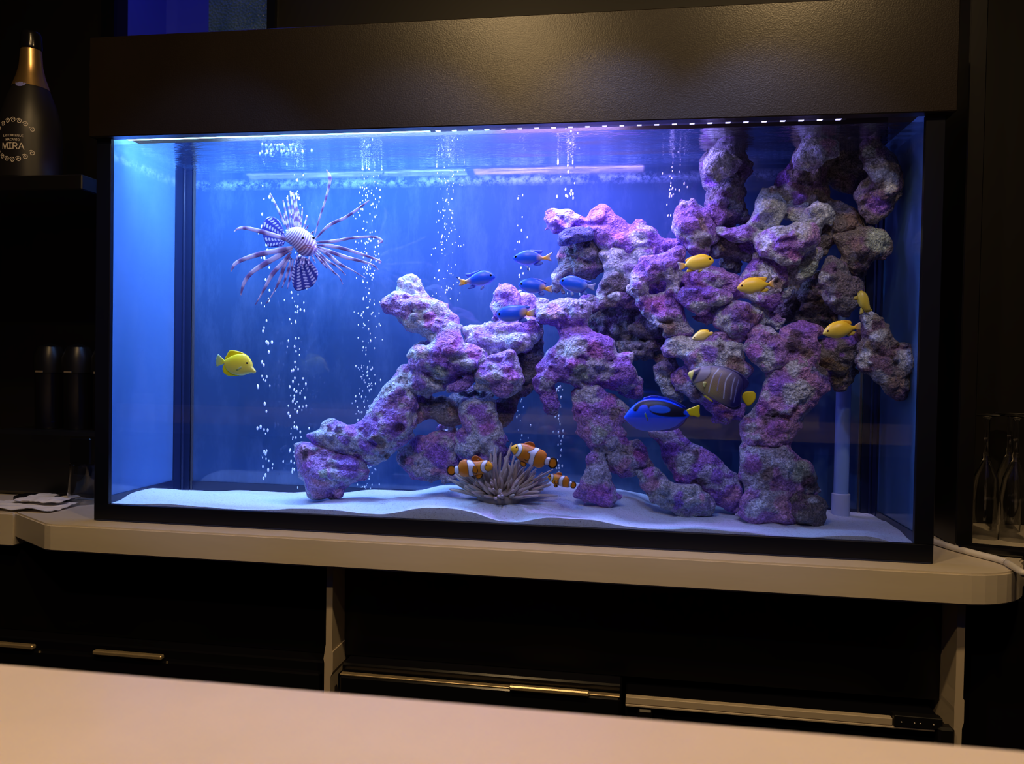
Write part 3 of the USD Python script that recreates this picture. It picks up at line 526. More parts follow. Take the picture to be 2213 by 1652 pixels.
R.append(('violet ring shaped rock around a dark square hole', [
    ('1367,612 1365,600 1374,582 1380,565 1387,558 1400,556 1418,557 1438,549 1456,540 1472,531 1480,542 1474,556 1467,567 1463,585 1466,598 1463,605 1465,622 1470,634 1455,646 1420,655 1392,658 1376,643 1369,631', .115, .7, '1401,612 1412,608 1434,603 1443,606 1441,620 1434,631 1418,635 1402,638 1399,628 1401,620'),
    ('1385,600 1450,595 1455,640 1395,648', .19, .5),
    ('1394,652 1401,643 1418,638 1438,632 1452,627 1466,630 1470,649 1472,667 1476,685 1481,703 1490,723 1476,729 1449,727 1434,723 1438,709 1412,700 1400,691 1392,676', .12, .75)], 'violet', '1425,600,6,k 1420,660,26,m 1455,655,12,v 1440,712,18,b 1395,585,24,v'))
R.append(('pair of flat violet ledges stacked beneath the upper left lemon damselfish', [
    ('1470,600 1487,589 1511,587 1536,580 1558,582 1571,589 1587,596 1602,604 1580,610 1558,613 1536,620 1514,625 1498,622 1484,613', .12, .9),
    ('1467,636 1480,622 1498,622 1520,627 1536,625 1562,631 1578,640 1578,649 1562,654 1538,654 1527,669 1516,682 1505,680 1496,669 1480,658 1471,647', .10, .85),
    ('1496,678 1516,676 1529,668 1543,658 1560,656 1560,672 1547,691 1533,700 1518,702 1505,696 1498,687', .135, .8), ('1476,606 1490,600 1492,630 1474,640 1468,622', .14, .8)], 'violet', '1500,600,20,v 1520,640,24,v 1510,665,14,w 1550,670,14,g'))
R.append(('broad violet and grey rock face just behind the middle lemon damselfish', [
    ('1562,622 1576,611 1600,603 1605,596 1620,578 1629,564 1642,554 1654,553 1681,562 1694,576 1698,593 1691,614 1683,634 1683,654 1674,662 1661,667 1651,658 1629,647 1602,640 1580,638 1565,633', .125, .6)], 'violet', '1660,590,22,w 1660,655,14,v 1675,610,16,b 1625,650,14,w'))
R.append(('pale purple rock with a deep oval hole near its left edge', [
    ('1630,515 1647,505 1663,498 1689,495 1711,493 1720,484 1743,480 1765,491 1769,507 1765,527 1747,538 1734,553 1725,567 1707,569 1692,569 1681,560 1678,553 1661,549 1647,549 1638,540', .105, .6),
    ('1681,558 1692,566 1707,569 1725,564 1750,545 1769,520 1775,530 1772,555 1765,567 1756,582 1740,598 1729,614 1718,627 1703,642 1687,650 1681,634 1691,614 1698,593 1694,576', .14, .5)], 'pale', '1700,535,26,v 1715,555,16,m 1740,500,20,w 1725,500,7,k 1660,520,14,w 1745,580,26,g', '1647,527,12,.075 1710,580,11,.12'))
R.append(('craggy violet and brown rock left of the hanging rock column', [
    ('1454,491 1458,469 1464,452 1478,442 1489,439 1502,447 1518,452 1529,458 1535,474 1543,489 1551,501 1538,514 1532,529 1531,545 1511,552 1489,549 1478,529 1469,514 1456,501', .125, .7)], 'violet', '1475,480,28,v 1520,525,16,k 1525,480,12,b'))
R.append(('crooked dark rock column reaching up to the water surface', [
    ('1531,462 1527,442 1527,420 1536,413 1523,405 1521,394 1518,378 1515,367 1520,353 1529,340 1543,327 1551,313 1558,298 1554,282 1551,266 1605,264 1603,284 1600,294 1603,304 1603,320 1605,336 1612,347 1620,358 1617,373 1607,382 1605,402 1609,416 1602,429 1609,449 1611,460 1600,465 1589,476 1583,491 1562,494 1547,489 1536,474', .165, .65),
    ('1596,474 1611,462 1623,462 1625,474 1618,489 1605,485', .175, .8),
    ('1529,430 1545,418 1566,424 1570,450 1568,480 1555,490 1540,478 1532,455', .135, .7)], 'dark', '1550,460,22,v 1560,300,14,v 1525,360,8,v 1530,400,14,v'))
R.append(('rounded grey rock resting against the crooked column', [
    ('1521,358 1527,344 1540,331 1558,324 1574,327 1589,340 1600,351 1598,362 1580,373 1562,383 1549,393 1540,387 1527,376', .11, .7)], 'grey', '1555,355,26,w'))
R.append(('big dark triangular rock mass filling the top right of the reef', [
    ('1754,262 1749,287 1736,307 1721,325 1712,342 1709,356 1692,374 1683,391 1674,403 1674,418 1685,432 1698,445 1718,447 1736,442 1747,443 1758,452 1780,440 1791,431 1787,405 1780,398 1778,373 1800,347 1812,320 1825,296 1827,262', .155, .55)], 'brown', '1700,425,26,w 1725,430,18,v 1690,385,14,v 1700,360,10,v'))
R.append(('mottled overhanging slab on the upper right rock mass', [
    ('1716,340 1727,324 1743,304 1760,296 1782,294 1798,298 1811,309 1809,325 1798,338 1778,345 1758,358 1740,359 1723,356 1718,349', .10, .75)], 'grey', '1740,330,22,w 1790,315,14,p'))
R.append(('grey saddle rock bridging two blue gaps below the top right mass', [
    ('1620,491 1627,463 1638,442 1642,422 1654,411 1672,403 1680,418 1694,438 1696,449 1692,465 1683,478 1678,492 1663,496 1647,494 1634,496', .125, .65),
    ('1688,445 1716,447 1738,448 1745,460 1734,476 1716,478 1705,470 1690,470', .135, .8),
    ('1732,476 1742,458 1756,450 1774,441 1791,443 1798,460 1792,472 1778,485 1769,500 1767,513 1745,502 1725,492', .12, .65),
    ('1545,492 1565,494 1602,494 1620,491 1636,496 1654,500 1645,510 1636,520 1612,520 1591,514 1573,509 1554,503', .115, .8)], 'grey', '1575,500,20,v 1610,500,18,v 1630,470,10,v 1770,460,18,w 1665,410,8,b'))
R.append(('shadowy grey rock shelf below the violet bridge at upper right centre', [
    ('1533,516 1543,504 1558,503 1583,507 1612,512 1638,512 1640,531 1645,547 1632,560 1620,566 1598,558 1576,553 1565,547 1550,556 1536,553 1534,534', .15, .6),
    ('1554,556 1574,553 1594,560 1597,574 1592,591 1580,593 1562,582', .165, .8)], 'dark', '1545,515,12,w 1615,535,16,v 1550,548,10,w'))
R.append(('long hanging grey and plum rock at the far upper right', [
    ('1860,324 1869,309 1878,298 1891,298 1901,307 1903,316 1920,325 1930,338 1940,354 1940,373 1945,385 1950,398 1949,409 1936,414 1916,418 1900,414 1894,394 1883,385 1878,369 1867,351', .11, .7),
    ('1898,410 1941,408 1936,427 1929,449 1921,463 1898,471 1887,480 1871,474 1861,454 1854,434 1849,418 1858,410 1869,391 1883,380 1898,394', .125, .65)], 'brown', '1895,365,22,w 1880,325,16,g 1895,450,26,v 1925,395,20,w'))
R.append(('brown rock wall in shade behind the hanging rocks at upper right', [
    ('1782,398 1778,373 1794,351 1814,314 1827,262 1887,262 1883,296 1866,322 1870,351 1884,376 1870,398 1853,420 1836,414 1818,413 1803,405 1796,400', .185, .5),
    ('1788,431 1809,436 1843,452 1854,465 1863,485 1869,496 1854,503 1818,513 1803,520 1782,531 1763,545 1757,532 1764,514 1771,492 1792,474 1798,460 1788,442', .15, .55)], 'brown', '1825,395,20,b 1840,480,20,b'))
R.append(('brownish lobed rock with a smooth round shoulder at the right', [
    ('1802,514 1818,509 1854,501 1872,496 1894,495 1910,501 1923,516 1930,534 1927,549 1907,556 1885,564 1876,571 1871,582 1858,596 1836,589 1825,578 1814,569 1827,553 1825,542 1812,527', .13, .62)], 'brown', '1840,552,10,w 1895,515,24,g 1850,530,14,b'))
R.append(('dark hanging lump with bright violet crusts in front of the right pipe', [
    ('1782,578 1796,569 1814,569 1834,589 1841,607 1851,633 1849,654 1843,672 1832,683 1818,683 1800,671 1791,654 1782,649 1782,638 1782,618 1772,614 1774,593', .115, .65),
    ('1832,589 1858,594 1873,585 1868,610 1860,640 1856,660 1847,660 1850,633 1840,607', .15, .8)], 'dark', '1782,600,12,w 1785,640,8,w 1800,645,8,w'))
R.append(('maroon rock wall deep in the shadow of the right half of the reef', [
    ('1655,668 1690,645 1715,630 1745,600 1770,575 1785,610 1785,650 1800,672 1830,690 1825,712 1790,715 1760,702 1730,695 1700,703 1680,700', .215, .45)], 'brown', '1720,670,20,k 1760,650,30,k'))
R.append(('two violet crowned boulders at the top of the tall right pillar', [
    ('1607,745 1612,733 1620,718 1632,708 1652,705 1667,709 1674,722 1683,729 1696,740 1703,762 1703,787 1674,796 1661,804 1642,787 1622,778 1618,767 1609,758', .105, .62),
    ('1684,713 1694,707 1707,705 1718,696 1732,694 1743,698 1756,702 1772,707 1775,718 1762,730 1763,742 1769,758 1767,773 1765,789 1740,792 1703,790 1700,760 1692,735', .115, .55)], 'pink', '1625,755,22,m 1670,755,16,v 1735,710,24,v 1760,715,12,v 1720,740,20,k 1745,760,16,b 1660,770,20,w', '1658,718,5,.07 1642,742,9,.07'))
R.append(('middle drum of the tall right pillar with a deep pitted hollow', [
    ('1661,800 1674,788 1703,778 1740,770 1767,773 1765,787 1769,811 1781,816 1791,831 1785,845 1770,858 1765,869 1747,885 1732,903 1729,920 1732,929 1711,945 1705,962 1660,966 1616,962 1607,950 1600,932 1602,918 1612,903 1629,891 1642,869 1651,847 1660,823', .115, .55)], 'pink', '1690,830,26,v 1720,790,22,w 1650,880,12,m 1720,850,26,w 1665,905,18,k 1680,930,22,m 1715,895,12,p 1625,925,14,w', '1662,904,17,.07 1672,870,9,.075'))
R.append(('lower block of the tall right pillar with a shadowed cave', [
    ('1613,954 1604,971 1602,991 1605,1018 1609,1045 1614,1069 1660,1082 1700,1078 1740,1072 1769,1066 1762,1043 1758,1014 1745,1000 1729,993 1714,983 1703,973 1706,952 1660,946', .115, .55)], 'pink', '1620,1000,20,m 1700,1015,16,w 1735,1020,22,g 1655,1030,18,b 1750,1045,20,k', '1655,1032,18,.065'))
R.append(('pale pinkish base boulder under the tall right pillar', [
    ('1616,1060 1605,1083 1598,1109 1613,1124 1631,1130 1667,1128 1691,1130 1707,1133 1720,1128 1724,1100 1718,1070 1680,1058 1640,1058', .10, .65)], 'pink', '1685,1085,20,p 1700,1110,18,p 1630,1100,20,w'))
R.append(('rounded dark brown boulder on the sand right of the pillar base', [
    ('1713,1075 1740,1070 1774,1078 1783,1094 1784,1116 1778,1138 1762,1138 1740,1133 1722,1127 1711,1105', .095, .75)], 'brown', '1755,1080,10,w'))
R.append(('grey beak shaped rock with white scratches above the angelfish', [
    ('1433,747 1438,736 1451,732 1474,731 1498,733 1522,736 1538,725 1554,718 1571,720 1576,731 1591,745 1602,749 1603,765 1605,776 1620,787 1629,800 1618,813 1602,823 1565,826 1530,826 1493,826 1497,805 1484,785 1474,771 1453,767 1436,760', .12, .6)], 'pale', '1480,745,30,w 1530,770,18,v 1590,795,22,b 1555,755,12,k', '1571,731,6,.09'))
R.append(('violet toed rock hanging down behind the angelfish', [
    ('1450,814 1462,803 1493,794 1514,790 1560,800 1570,840 1583,878 1607,874 1609,887 1600,900 1583,903 1573,907 1556,911 1547,905 1547,892 1529,887 1522,874 1511,863 1496,869 1491,856 1474,842 1460,829', .15, .6)], 'violet', '1470,815,14,p 1560,895,12,v 1500,850,16,k'))
R.append(('violet topped rock cluster left of the tall right pillar', [
    ('1543,694 1554,676 1565,662 1574,660 1592,656 1614,654 1629,669 1632,680 1629,698 1620,716 1612,729 1598,738 1578,740 1571,721 1562,711 1547,703', .115, .7),
    ('1629,648 1651,656 1661,668 1657,680 1654,698 1636,708 1622,716 1626,698 1630,680 1618,665', .14, .7), ('1656,689 1665,680 1681,682 1691,700 1689,709 1674,712 1656,703', .15, .8)], 'pale', '1600,675,26,v 1565,668,12,v 1560,700,12,w 1650,665,14,w'))
R.append(('brown rock shelf in front of the right pipe under the lemon damselfish', [
    ('1771,700 1765,720 1763,742 1778,736 1805,736 1827,733 1854,713 1867,705 1869,718 1863,738 1854,753 1852,782 1838,794 1836,803 1818,811 1800,803 1791,803 1769,809 1765,785 1769,758', .135, .55),
    ('1794,823 1792,810 1809,805 1836,805 1841,801 1843,818 1836,827 1820,849 1811,847 1796,836', .145, .75)], 'brown', '1790,735,16,v 1840,730,18,v 1783,780,14,b 1813,765,7,v 1785,812,12,v'))
R.append(('rightmost pale and brown three armed rock close to the right pane', [
    ('1865,685 1869,678 1880,676 1891,682 1900,696 1912,707 1925,724 1930,734 1940,743 1934,765 1912,775 1891,768 1869,764 1854,758 1865,734 1869,713 1866,696', .09, .7),
    ('1852,778 1858,763 1872,758 1900,763 1920,776 1938,792 1956,807 1965,816 1965,829 1960,854 1945,865 1930,862 1920,849 1912,836 1894,825 1881,805 1867,802 1856,793', .085, .65),
    ('1938,744 1956,741 1983,743 1987,758 1986,785 1983,801 1974,807 1956,807 1938,796 1935,774', .08, .6)], 'brown', '1880,690,14,w 1900,725,16,w 1870,775,16,w 1965,775,26,w 1905,815,18,w 1895,750,14,k 1940,835,18,b'))
for k, r in enumerate(R):
    rock(r[0], r[1], r[2], r[3] if len(r) > 3 else '', r[4] if len(r) > 4 else '', seed=17 * k + 5)
rock('deep blue encrusting sponge under the left lobe of the top rock', [('1213,509 1229,498 1242,496 1267,502 1282,509 1270,517 1242,524 1216,526 1214,520', .14, .8)], 'dark', '1245,512,60,u', seed=900, name='sponge', cat='sponge')
# ------------------------------------------------------------------ fish
def leaf(poly, y0, thick, step=1.6, kind='fin', axis=None, off=0.0):
    """A closed, lens-shaped solid over a pixel outline at depth y0. kind 'body': thickness in proportion to the local height; 'fin': thin web. Returns mesh and pixel positions."""
    P = Polygon(chaikin(poly, 2)).buffer(0)
    if P.geom_type != 'Polygon': P = max(P.geoms, key=lambda g: g.area)
    ring = np.array(P.exterior.segmentize(step).coords)[:-1]
    x0, yy0, x1, yy1 = P.bounds
    gx, gy = np.meshgrid(np.arange(x0, x1, step), np.arange(yy0, yy1, step))
    ins = np.stack([gx.ravel(), gy.ravel()], 1); ins = ins[shapely.contains_xy(P.buffer(-0.55 * step), ins[:, 0], ins[:, 1])]
    p2 = np.vstack([ring, ins]); tri = Delaunay(p2).simplices
    cen = p2[tri].mean(1); tri = tri[shapely.contains_xy(P, cen[:, 0], cen[:, 1])]
    a, b, c = p2[tri[:, 0]], p2[tri[:, 1]], p2[tri[:, 2]]
    ar = (b[:, 0] - a[:, 0]) * (c[:, 1] - a[:, 1]) - (b[:, 1] - a[:, 1]) * (c[:, 0] - a[:, 0]); tri = tri[np.abs(ar) > 1e-9]; ar = ar[np.abs(ar) > 1e-9]
    tri[ar < 0] = tri[ar < 0][:, ::-1]
    nr = len(ring)
    if kind == 'body':
        fld = poisson(P.buffer(0.5), 1.0); t = np.maximum(sample(fld, p2[:, 0], p2[:, 1]), 0) * thick / 1250.0
    else:
        d = shapely.distance(shapely.points(p2), P.exterior); t = thick * np.sqrt(np.clip(d / 2.5, 0, 1))
    t[:nr] = 0
    base = at_many(p2, y0); front = base.copy(); front[:, 1] += off - t; back = base[nr:].copy(); back[:, 1] += off + t[nr:]
    front[:nr, 1] = base[:nr, 1] + off
    n = len(p2); m2 = np.concatenate([np.arange(nr), n + np.arange(n - nr)])
    v = np.vstack([front, back]); f = np.vstack([tri[:, ::-1], m2[tri]])
    px = np.vstack([p2, p2[nr:]])
    return v, f, px
def colour(px, base, shapes):
    """base: colour or function(px); shapes: (outline, colour, feather) laid over it in turn."""
    col = np.array(base(px) if callable(base) else np.tile(base, (len(px), 1)), float)
    for poly, c, fe in shapes:
        g = poly if hasattr(poly, 'geom_type') else Polygon(poly).buffer(0)
        pp = shapely.points(px); d = shapely.distance(pp, g.boundary); d = np.where(shapely.contains_xy(g, px[:, 0], px[:, 1]), d, -d)
        w_ = np.clip(d / max(fe, .1) * 0.5 + 0.5, 0, 1)[:, None]; col = col * (1 - w_) + np.array(c) * w_
    return col
def grad(c0, c1, p0, p1):
    p0, p1 = np.array(p0, float), np.array(p1, float); ax = (p1 - p0) / ((p1 - p0) @ (p1 - p0))
    def fn(px):
        t = np.clip((px - p0) @ ax, 0, 1)[:, None]; return np.array(c0) * (1 - t) + np.array(c1) * t
    return fn
def fish(name, label, cat, group, y0, body, bcol, bshapes, fins, eye, er, thick=0.62, iris=None, step=1.5):
    bp = np.array(pts(body)); c2 = bp.mean(0); org = at(c2[0], c2[1], y0)
    t = thing(name, label, cat, org, group)
    v, f, px = leaf(bp, y0, thick, step, 'body')
    obj('body', (v, f), 'fish_skin', t, smooth=True, cd=colour(px, bcol, bshapes))
    for fn in fins:   # (part, outline, colour, shapes[, sideways offset])
        off = fn[4] if len(fn) > 4 else 0.0
        v2, f2, p2 = leaf(np.array(pts(fn[1])), y0, 0.0009, step * 1.1, 'fin', off=off)
        obj(fn[0], (v2, f2), 'fish_fin', t, smooth=True, cd=colour(p2, fn[2], fn[3]))
        if off:       # paired fins: the other side too
            w2 = v2.copy(); w2[:, 1] = 2 * y0 - w2[:, 1]; obj(fn[0], (w2, f2[:, ::-1]), 'fish_fin', t, smooth=True, cd=colour(p2, fn[2], fn[3]))
    P = Polygon(chaikin(bp, 2)).buffer(0.5); half = float(sample(poisson(P, 1.0), np.array([eye[0]]), np.array([eye[1]]))[0]) * thick / 1250.0
    r = er / 1250.0
    for s in (-1, 1):
        e = at(eye[0], eye[1], y0); e[1] += s * (half - r * 0.25)
        if iris:
            ir = trimesh.creation.icosphere(2, r * 1.0); ir.apply_scale([1.0, 0.55, 1.0]); ir.apply_translation(e); ei = obj('eye', ir, iris, t, smooth=True)
            pu = trimesh.creation.icosphere(2, r * 0.62); pu.apply_scale([1, 0.55, 1]); e2 = e.copy(); e2[1] += s * r * 0.30; pu.apply_translation(e2); obj('pupil', pu, 'eye_black', ei, smooth=True)
        else:
            ey = trimesh.creation.icosphere(2, r); ey.apply_scale([1, 0.6, 1]); ey.apply_translation(e); obj('eye', ey, 'eye_black', t, smooth=True)
    return t
# blue damselfish with yellow tail roots
DB, DL, DY = (0.005, 0.11, 0.92), (0.30, 0.40, 0.72), (1.0, 0.62, 0.05)
def damsel(label, body, tail, dorsal, anal, pelvic, eye, head, root, yellow=True, y0=.055):
    hb = np.array(head, float); rt = np.array(root, float); ax = rt - hb
    up = np.array([ax[1], -ax[0]]) * (1 if ax[0] > 0 else -1); up /= np.linalg.norm(up)       # towards the back
    if up[1] > 0: up = -up
    c = np.array(pts(body)).mean(0); hgt = np.abs((np.array(pts(body)) - c) @ up).max()
    def bc(px):
        s = np.clip(-((px - c) @ up) / hgt, -1, 1)[:, None]; w_ = np.clip((s - 0.30) / 0.7, 0, 1); col = np.array(DB) * (1 - w_) + np.array(DL) * w_
        r_ = np.clip(1 - np.linalg.norm(px - rt, axis=1) / (0.24 * np.linalg.norm(ax)), 0, 1)[:, None]
        return col * (1 - r_) + np.array(DY if yellow else DL) * r_
    def tc(px):
        r_ = np.clip(1.25 - np.linalg.norm(px - rt, axis=1) / (0.24 * np.linalg.norm(ax)), 0, 1)[:, None]
        return np.array((0.42, 0.50, 0.80)) * (1 - r_) + np.array(DY if yellow else (0.40, 0.45, 0.75)) * r_
    fins = [('tail_fin', tail, tc, []), ('dorsal_fin', dorsal, grad((0.01, 0.10, 0.75), (0.12, 0.22, 0.75), head, root), []), ('anal_fin', anal, (0.16, 0.28, 0.80), [])]
    if pelvic: fins.append(('pelvic_fin', pelvic, (0.45, 0.60, 0.90), [], -0.004))
    fish('damselfish', label, 'fish', 'blue damselfish', y0, body, bc, [], fins, eye, 3.0)
damsel('blue damselfish highest in the group, facing left with yellow tail root', '1107,559 1111,554 1116,550 1129,543 1142,540 1155,543 1163,547 1170,553 1176,557 1176,561 1170,563 1162,567 1152,572 1139,575 1126,572 1116,567',
    '1170,556 1178,554 1187,548 1197,544 1189,554 1188,557 1194,565 1186,564 1179,561 1170,562', '1130,544 1142,540 1158,541 1175,541 1169,550 1155,545 1142,542', '1152,571 1162,566 1170,565 1175,570 1165,575 1155,574', '1136,574 1141,575 1144,580 1141,586 1139,580', (1116, 556), (1107, 559), (1175, 559))
damsel('blue damselfish facing right, alone at the left of the group', '1072,599 1066,592 1056,586 1045,584 1032,588 1022,594 1012,602 1003,607 1003,611 1015,615 1030,619 1045,618 1058,613 1067,605',
    '1010,606 996,603 984,598 992,605 995,609 990,619 1002,616 1012,613', '1041,584 1028,586 1017,591 1003,592 1009,598 1015,600 1031,590', '1030,618 1019,615 1010,625 1017,625 1026,622', '1048,617 1041,619 1038,628 1044,624', (1061.5, 596), (1072, 599), (1005, 609))
damsel('blue damselfish facing left above the knob rock with bright yellow forked tail', '1119,616 1124,609 1134,603 1147,601 1160,604 1171,609 1179,615 1180,623 1178,626 1170,630 1160,634 1147,635 1134,631 1124,623',
    '1175,624 1183,619 1195,616 1191,624 1196,636 1183,629 1176,627', '1134,604 1147,600 1163,602 1181,609 1180,616 1170,611 1150,603', '1160,633 1176,629 1178,637 1170,641', None, (1128.5, 614.5), (1119, 616), (1179, 624))
damsel('blue damselfish farthest right in the group with a plain bluish tail', '1208,609 1214,602 1227,596 1238,595 1253,601 1264,608 1271,614 1272,620 1264,628 1253,633 1237,632 1222,625 1212,616',
    '1268,614 1277,615 1290,612 1283,621 1286,631 1275,625 1267,620', '1240,595 1261,604 1281,609 1272,614 1258,607 1244,600', '1249,632 1267,627 1271,639 1261,637', '1233,631 1240,632 1240,639 1234,640', (1217, 607.5), (1208, 609), (1272, 617), False)
damsel('blue damselfish lowest in the group in front of the tall knob rock', '1072,680 1077,671 1088,663 1103,660 1119,660 1136,663 1140,669 1140,676 1137,681 1130,687 1119,694 1103,698 1088,696 1077,689',
    '1136,675 1147,671 1160,663 1155,674 1154,685 1144,684 1136,682', '1110,661 1128,660 1149,662 1141,669 1120,664', '1116,695 1135,684 1141,694 1129,698', None, (1081, 680), (1072, 680), (1138, 678))
# orange clownfish
OR, OT, WH, BK = (0.95, 0.34, 0.015), (0.55, 0.16, 0.02), (0.85, 0.90, 1.0), (0.012, 0.010, 0.014)
def clown(label, X, S, body, dorsal, tailc, tailr, pect, pelv, bands, eye, y0=.045):
    q = lambda s: [(X[0] + a / S, X[1] + b / S) for a, b in pts(s)]
    def conv(s): return ' '.join('%.2f,%.2f' % p for p in q(s))
    def bc(px):
        bb = np.array(q(body)); t_ = np.clip((px[:, 1] - bb[:, 1].min()) / np.ptp(bb[:, 1]), 0, 1)[:, None]
        return np.array(OT) * (1 - t_) + np.array(OR) * t_
    sh = []
    for b_ in bands:
        g = Polygon(chaikin(q(b_), 2)).buffer(0); sh += [(g.buffer(1.3), BK, .5), (g, WH, .5)]
    hd = Polygon(chaikin(q(bands[0]), 2)); e0 = (X[0] + eye[0] / S, X[1] + eye[1] / S)
    sh.insert(0, (Polygon([(e0[0] + 14 * math.cos(a), e0[1] + 3 + 12 * math.sin(a)) for a in np.linspace(0, 6.28, 20)]), (1.0, 0.50, 0.015), 6))
    tcx, tcy = X[0] + tailc[0] / S, X[1] + tailc[1] / S; rx, ry = tailr[0] / S, tailr[1] / S
    ell = lambda k: [(tcx + rx * k * math.cos(a), tcy + ry * k * math.sin(a)) for a in np.linspace(0, 2 * math.pi, 28)[:-1]]
    es = lambda k: ' '.join('%.2f,%.2f' % p for p in ell(k))
    rim = lambda s: [(Polygon(chaikin(q(s), 2)).buffer(-1.3), (0.95, 0.38, 0.02), 1.0)]
    fins = [('tail_fin', es(1.08), BK, [(ell(0.80), (0.95, 0.36, 0.02), .8)]), ('dorsal_fin', conv(dorsal), OT, [(Polygon(q(dorsal)).buffer(-2.0), (0.62, 0.19, 0.02), 2)]),
            ('pectoral_fin', conv(pect), BK, rim(pect), -0.0095), ('pelvic_fin', conv(pelv), BK, rim(pelv), -0.003)]
    fish('clownfish', label, 'fish', 'orange clownfish by the anemone', y0, conv(body), bc, sh, fins, e0, 1.9 if S < 7 else 1.6, .55, step=1.15)
clown('orange clownfish with white bands facing right over the left of the anemone', (940, 930), 6.509,
    '820,510 790,455 730,420 650,425 560,440 460,415 400,408 340,450 335,500 270,505 270,608 345,612 370,652 430,662 500,650 580,630 660,625 740,595 800,560',
    '505,420 520,375 570,352 612,368 690,425 640,470 540,450', (232, 566), (62, 70), '530,540 545,500 575,487 605,510 625,560 600,612 550,592', '552,612 620,600 685,615 650,682 590,690 572,640',
    ['655,500 675,450 715,418 745,432 715,475 705,525 728,572 762,592 740,606 695,596 660,552', '450,408 505,420 540,450 580,487 548,520 535,570 548,612 545,645 490,655 492,560 475,470', '282,500 342,500 347,614 285,612'], (735, 485))
clown('orange clownfish with white bands facing left above the right of the anemone', (940, 930), 6.509,
    '1060,260 1080,225 1140,195 1230,182 1320,200 1400,238 1480,262 1550,298 1580,350 1572,382 1640,390 1610,498 1540,485 1520,522 1450,537 1380,505 1300,465 1200,432 1140,382 1080,310',
    '1235,190 1310,158 1372,163 1412,210 1400,262 1300,290', (1656, 462), (64, 76), '1250,320 1310,303 1352,330 1348,400 1300,432 1255,400', '1195,430 1280,450 1287,500 1250,522 1208,490',
    ['1162,192 1216,188 1242,250 1216,322 1170,372 1118,355 1150,330 1188,280 1186,240', '1310,300 1390,278 1422,236 1484,258 1432,312 1402,382 1380,505 1318,470 1325,420 1350,380 1355,320', '1572,376 1640,390 1606,432 1606,498 1552,486 1545,450'], (1153, 238))
clown('small orange clownfish lowest at the right of the anemone, facing left', (940, 930), 6.509,
    '1580,655 1600,625 1650,608 1720,615 1790,636 1850,643 1890,680 1888,718 1940,728 1920,800 1870,812 1800,802 1740,778 1680,774 1640,732 1600,690',
    '1690,612 1740,588 1787,600 1792,645 1730,650', (1944, 772), (42, 48), '1690,690 1738,686 1748,730 1720,764 1685,740', '1662,765 1720,772 1728,802 1690,808',
    ['1628,612 1667,612 1672,660 1656,702 1628,728 1613,710 1640,680 1640,650', '1750,680 1790,638 1834,640 1802,682 1792,742 1800,802 1752,780 1745,740', '1888,712 1938,726 1912,762 1912,802 1884,795'], (1622, 645))
# blue tang
TX = lambda s: ' '.join('%.2f,%.2f' % (1320 + a / 6.509, 760 + b / 6.509) for a, b in pts(s))
TP = lambda s: [(1320 + a / 6.509, 760 + b / 6.509) for a, b in pts(s)]
TB = (0.004, 0.085, 1.0)
tang_black = Polygon(chaikin(TP('308,815 340,755 420,688 540,680 700,686 850,726 985,786 1075,800 1000,868 1100,915 800,918 640,892 560,852 520,792 514,760 480,746 430,752 392,790 372,832 330,842'), 1)).buffer(0)
ellp = [(1320 + (685 + 150 * math.cos(a) * math.cos(.08) - 54 * math.sin(a) * math.sin(.08)) / 6.509, 760 + (808 + 150 * math.cos(a) * math.sin(.08) + 54 * math.sin(a) * math.cos(.08)) / 6.509) for a in np.linspace(0, 6.28, 40)]
fish('blue_tang', 'vivid blue tang with black palette marking and yellow tail', 'fish', None, .048,
    TX('185,925 230,850 300,770 390,700 480,665 600,655 740,668 880,715 990,775 1070,830 1110,890 1110,912 1060,940 960,1030 860,1085 720,1110 520,1128 400,1105 290,1050 220,980 188,945'),
    grad(TB, (0.05, 0.20, 0.95), (1400, 905), (1400, 936)), [(tang_black, (0.006, 0.006, 0.03), .7), (ellp, (0.01, 0.13, 0.95), .6)],
    [('tail_fin', TX('975,873 1060,820 1160,780 1262,743 1242,840 1266,932 1150,905 1040,893'), (0.95, 0.85, 0.02), [(TP('960,873 1020,850 1030,890'), (0.75, 0.42, 0.02), 3)]),
     ('dorsal_fin', TX('430,672 480,640 600,612 740,634 870,676 980,732 1080,800 1040,800 900,738 760,690 600,672 480,682'), (0.005, 0.07, 0.85), [(Polygon(TP('480,640 600,612 740,634 870,676 980,732 1080,800 1070,806 960,745 860,690 740,650 600,630 490,650')), (0.01, 0.015, 0.12), 1.0)]),
     ('anal_fin', TX('1090,922 1035,1012 960,1078 860,1118 700,1122 620,1120 760,1080 880,1030 1000,950'), (0.008, 0.08, 0.80), [(Polygon(TP('1090,922 1035,1012 960,1078 860,1118 700,1122 700,1112 860,1104 950,1062 1020,1000 1070,925')), (0.01, 0.01, 0.10), 1.0)]),
     ('pectoral_fin', TX('478,845 502,882 518,930 526,990 492,925 468,880'), (0.25, 0.42, 0.30), [], -0.0125)], (1320 + 345 / 6.509, 760 + 822 / 6.509), 2.6, .36)
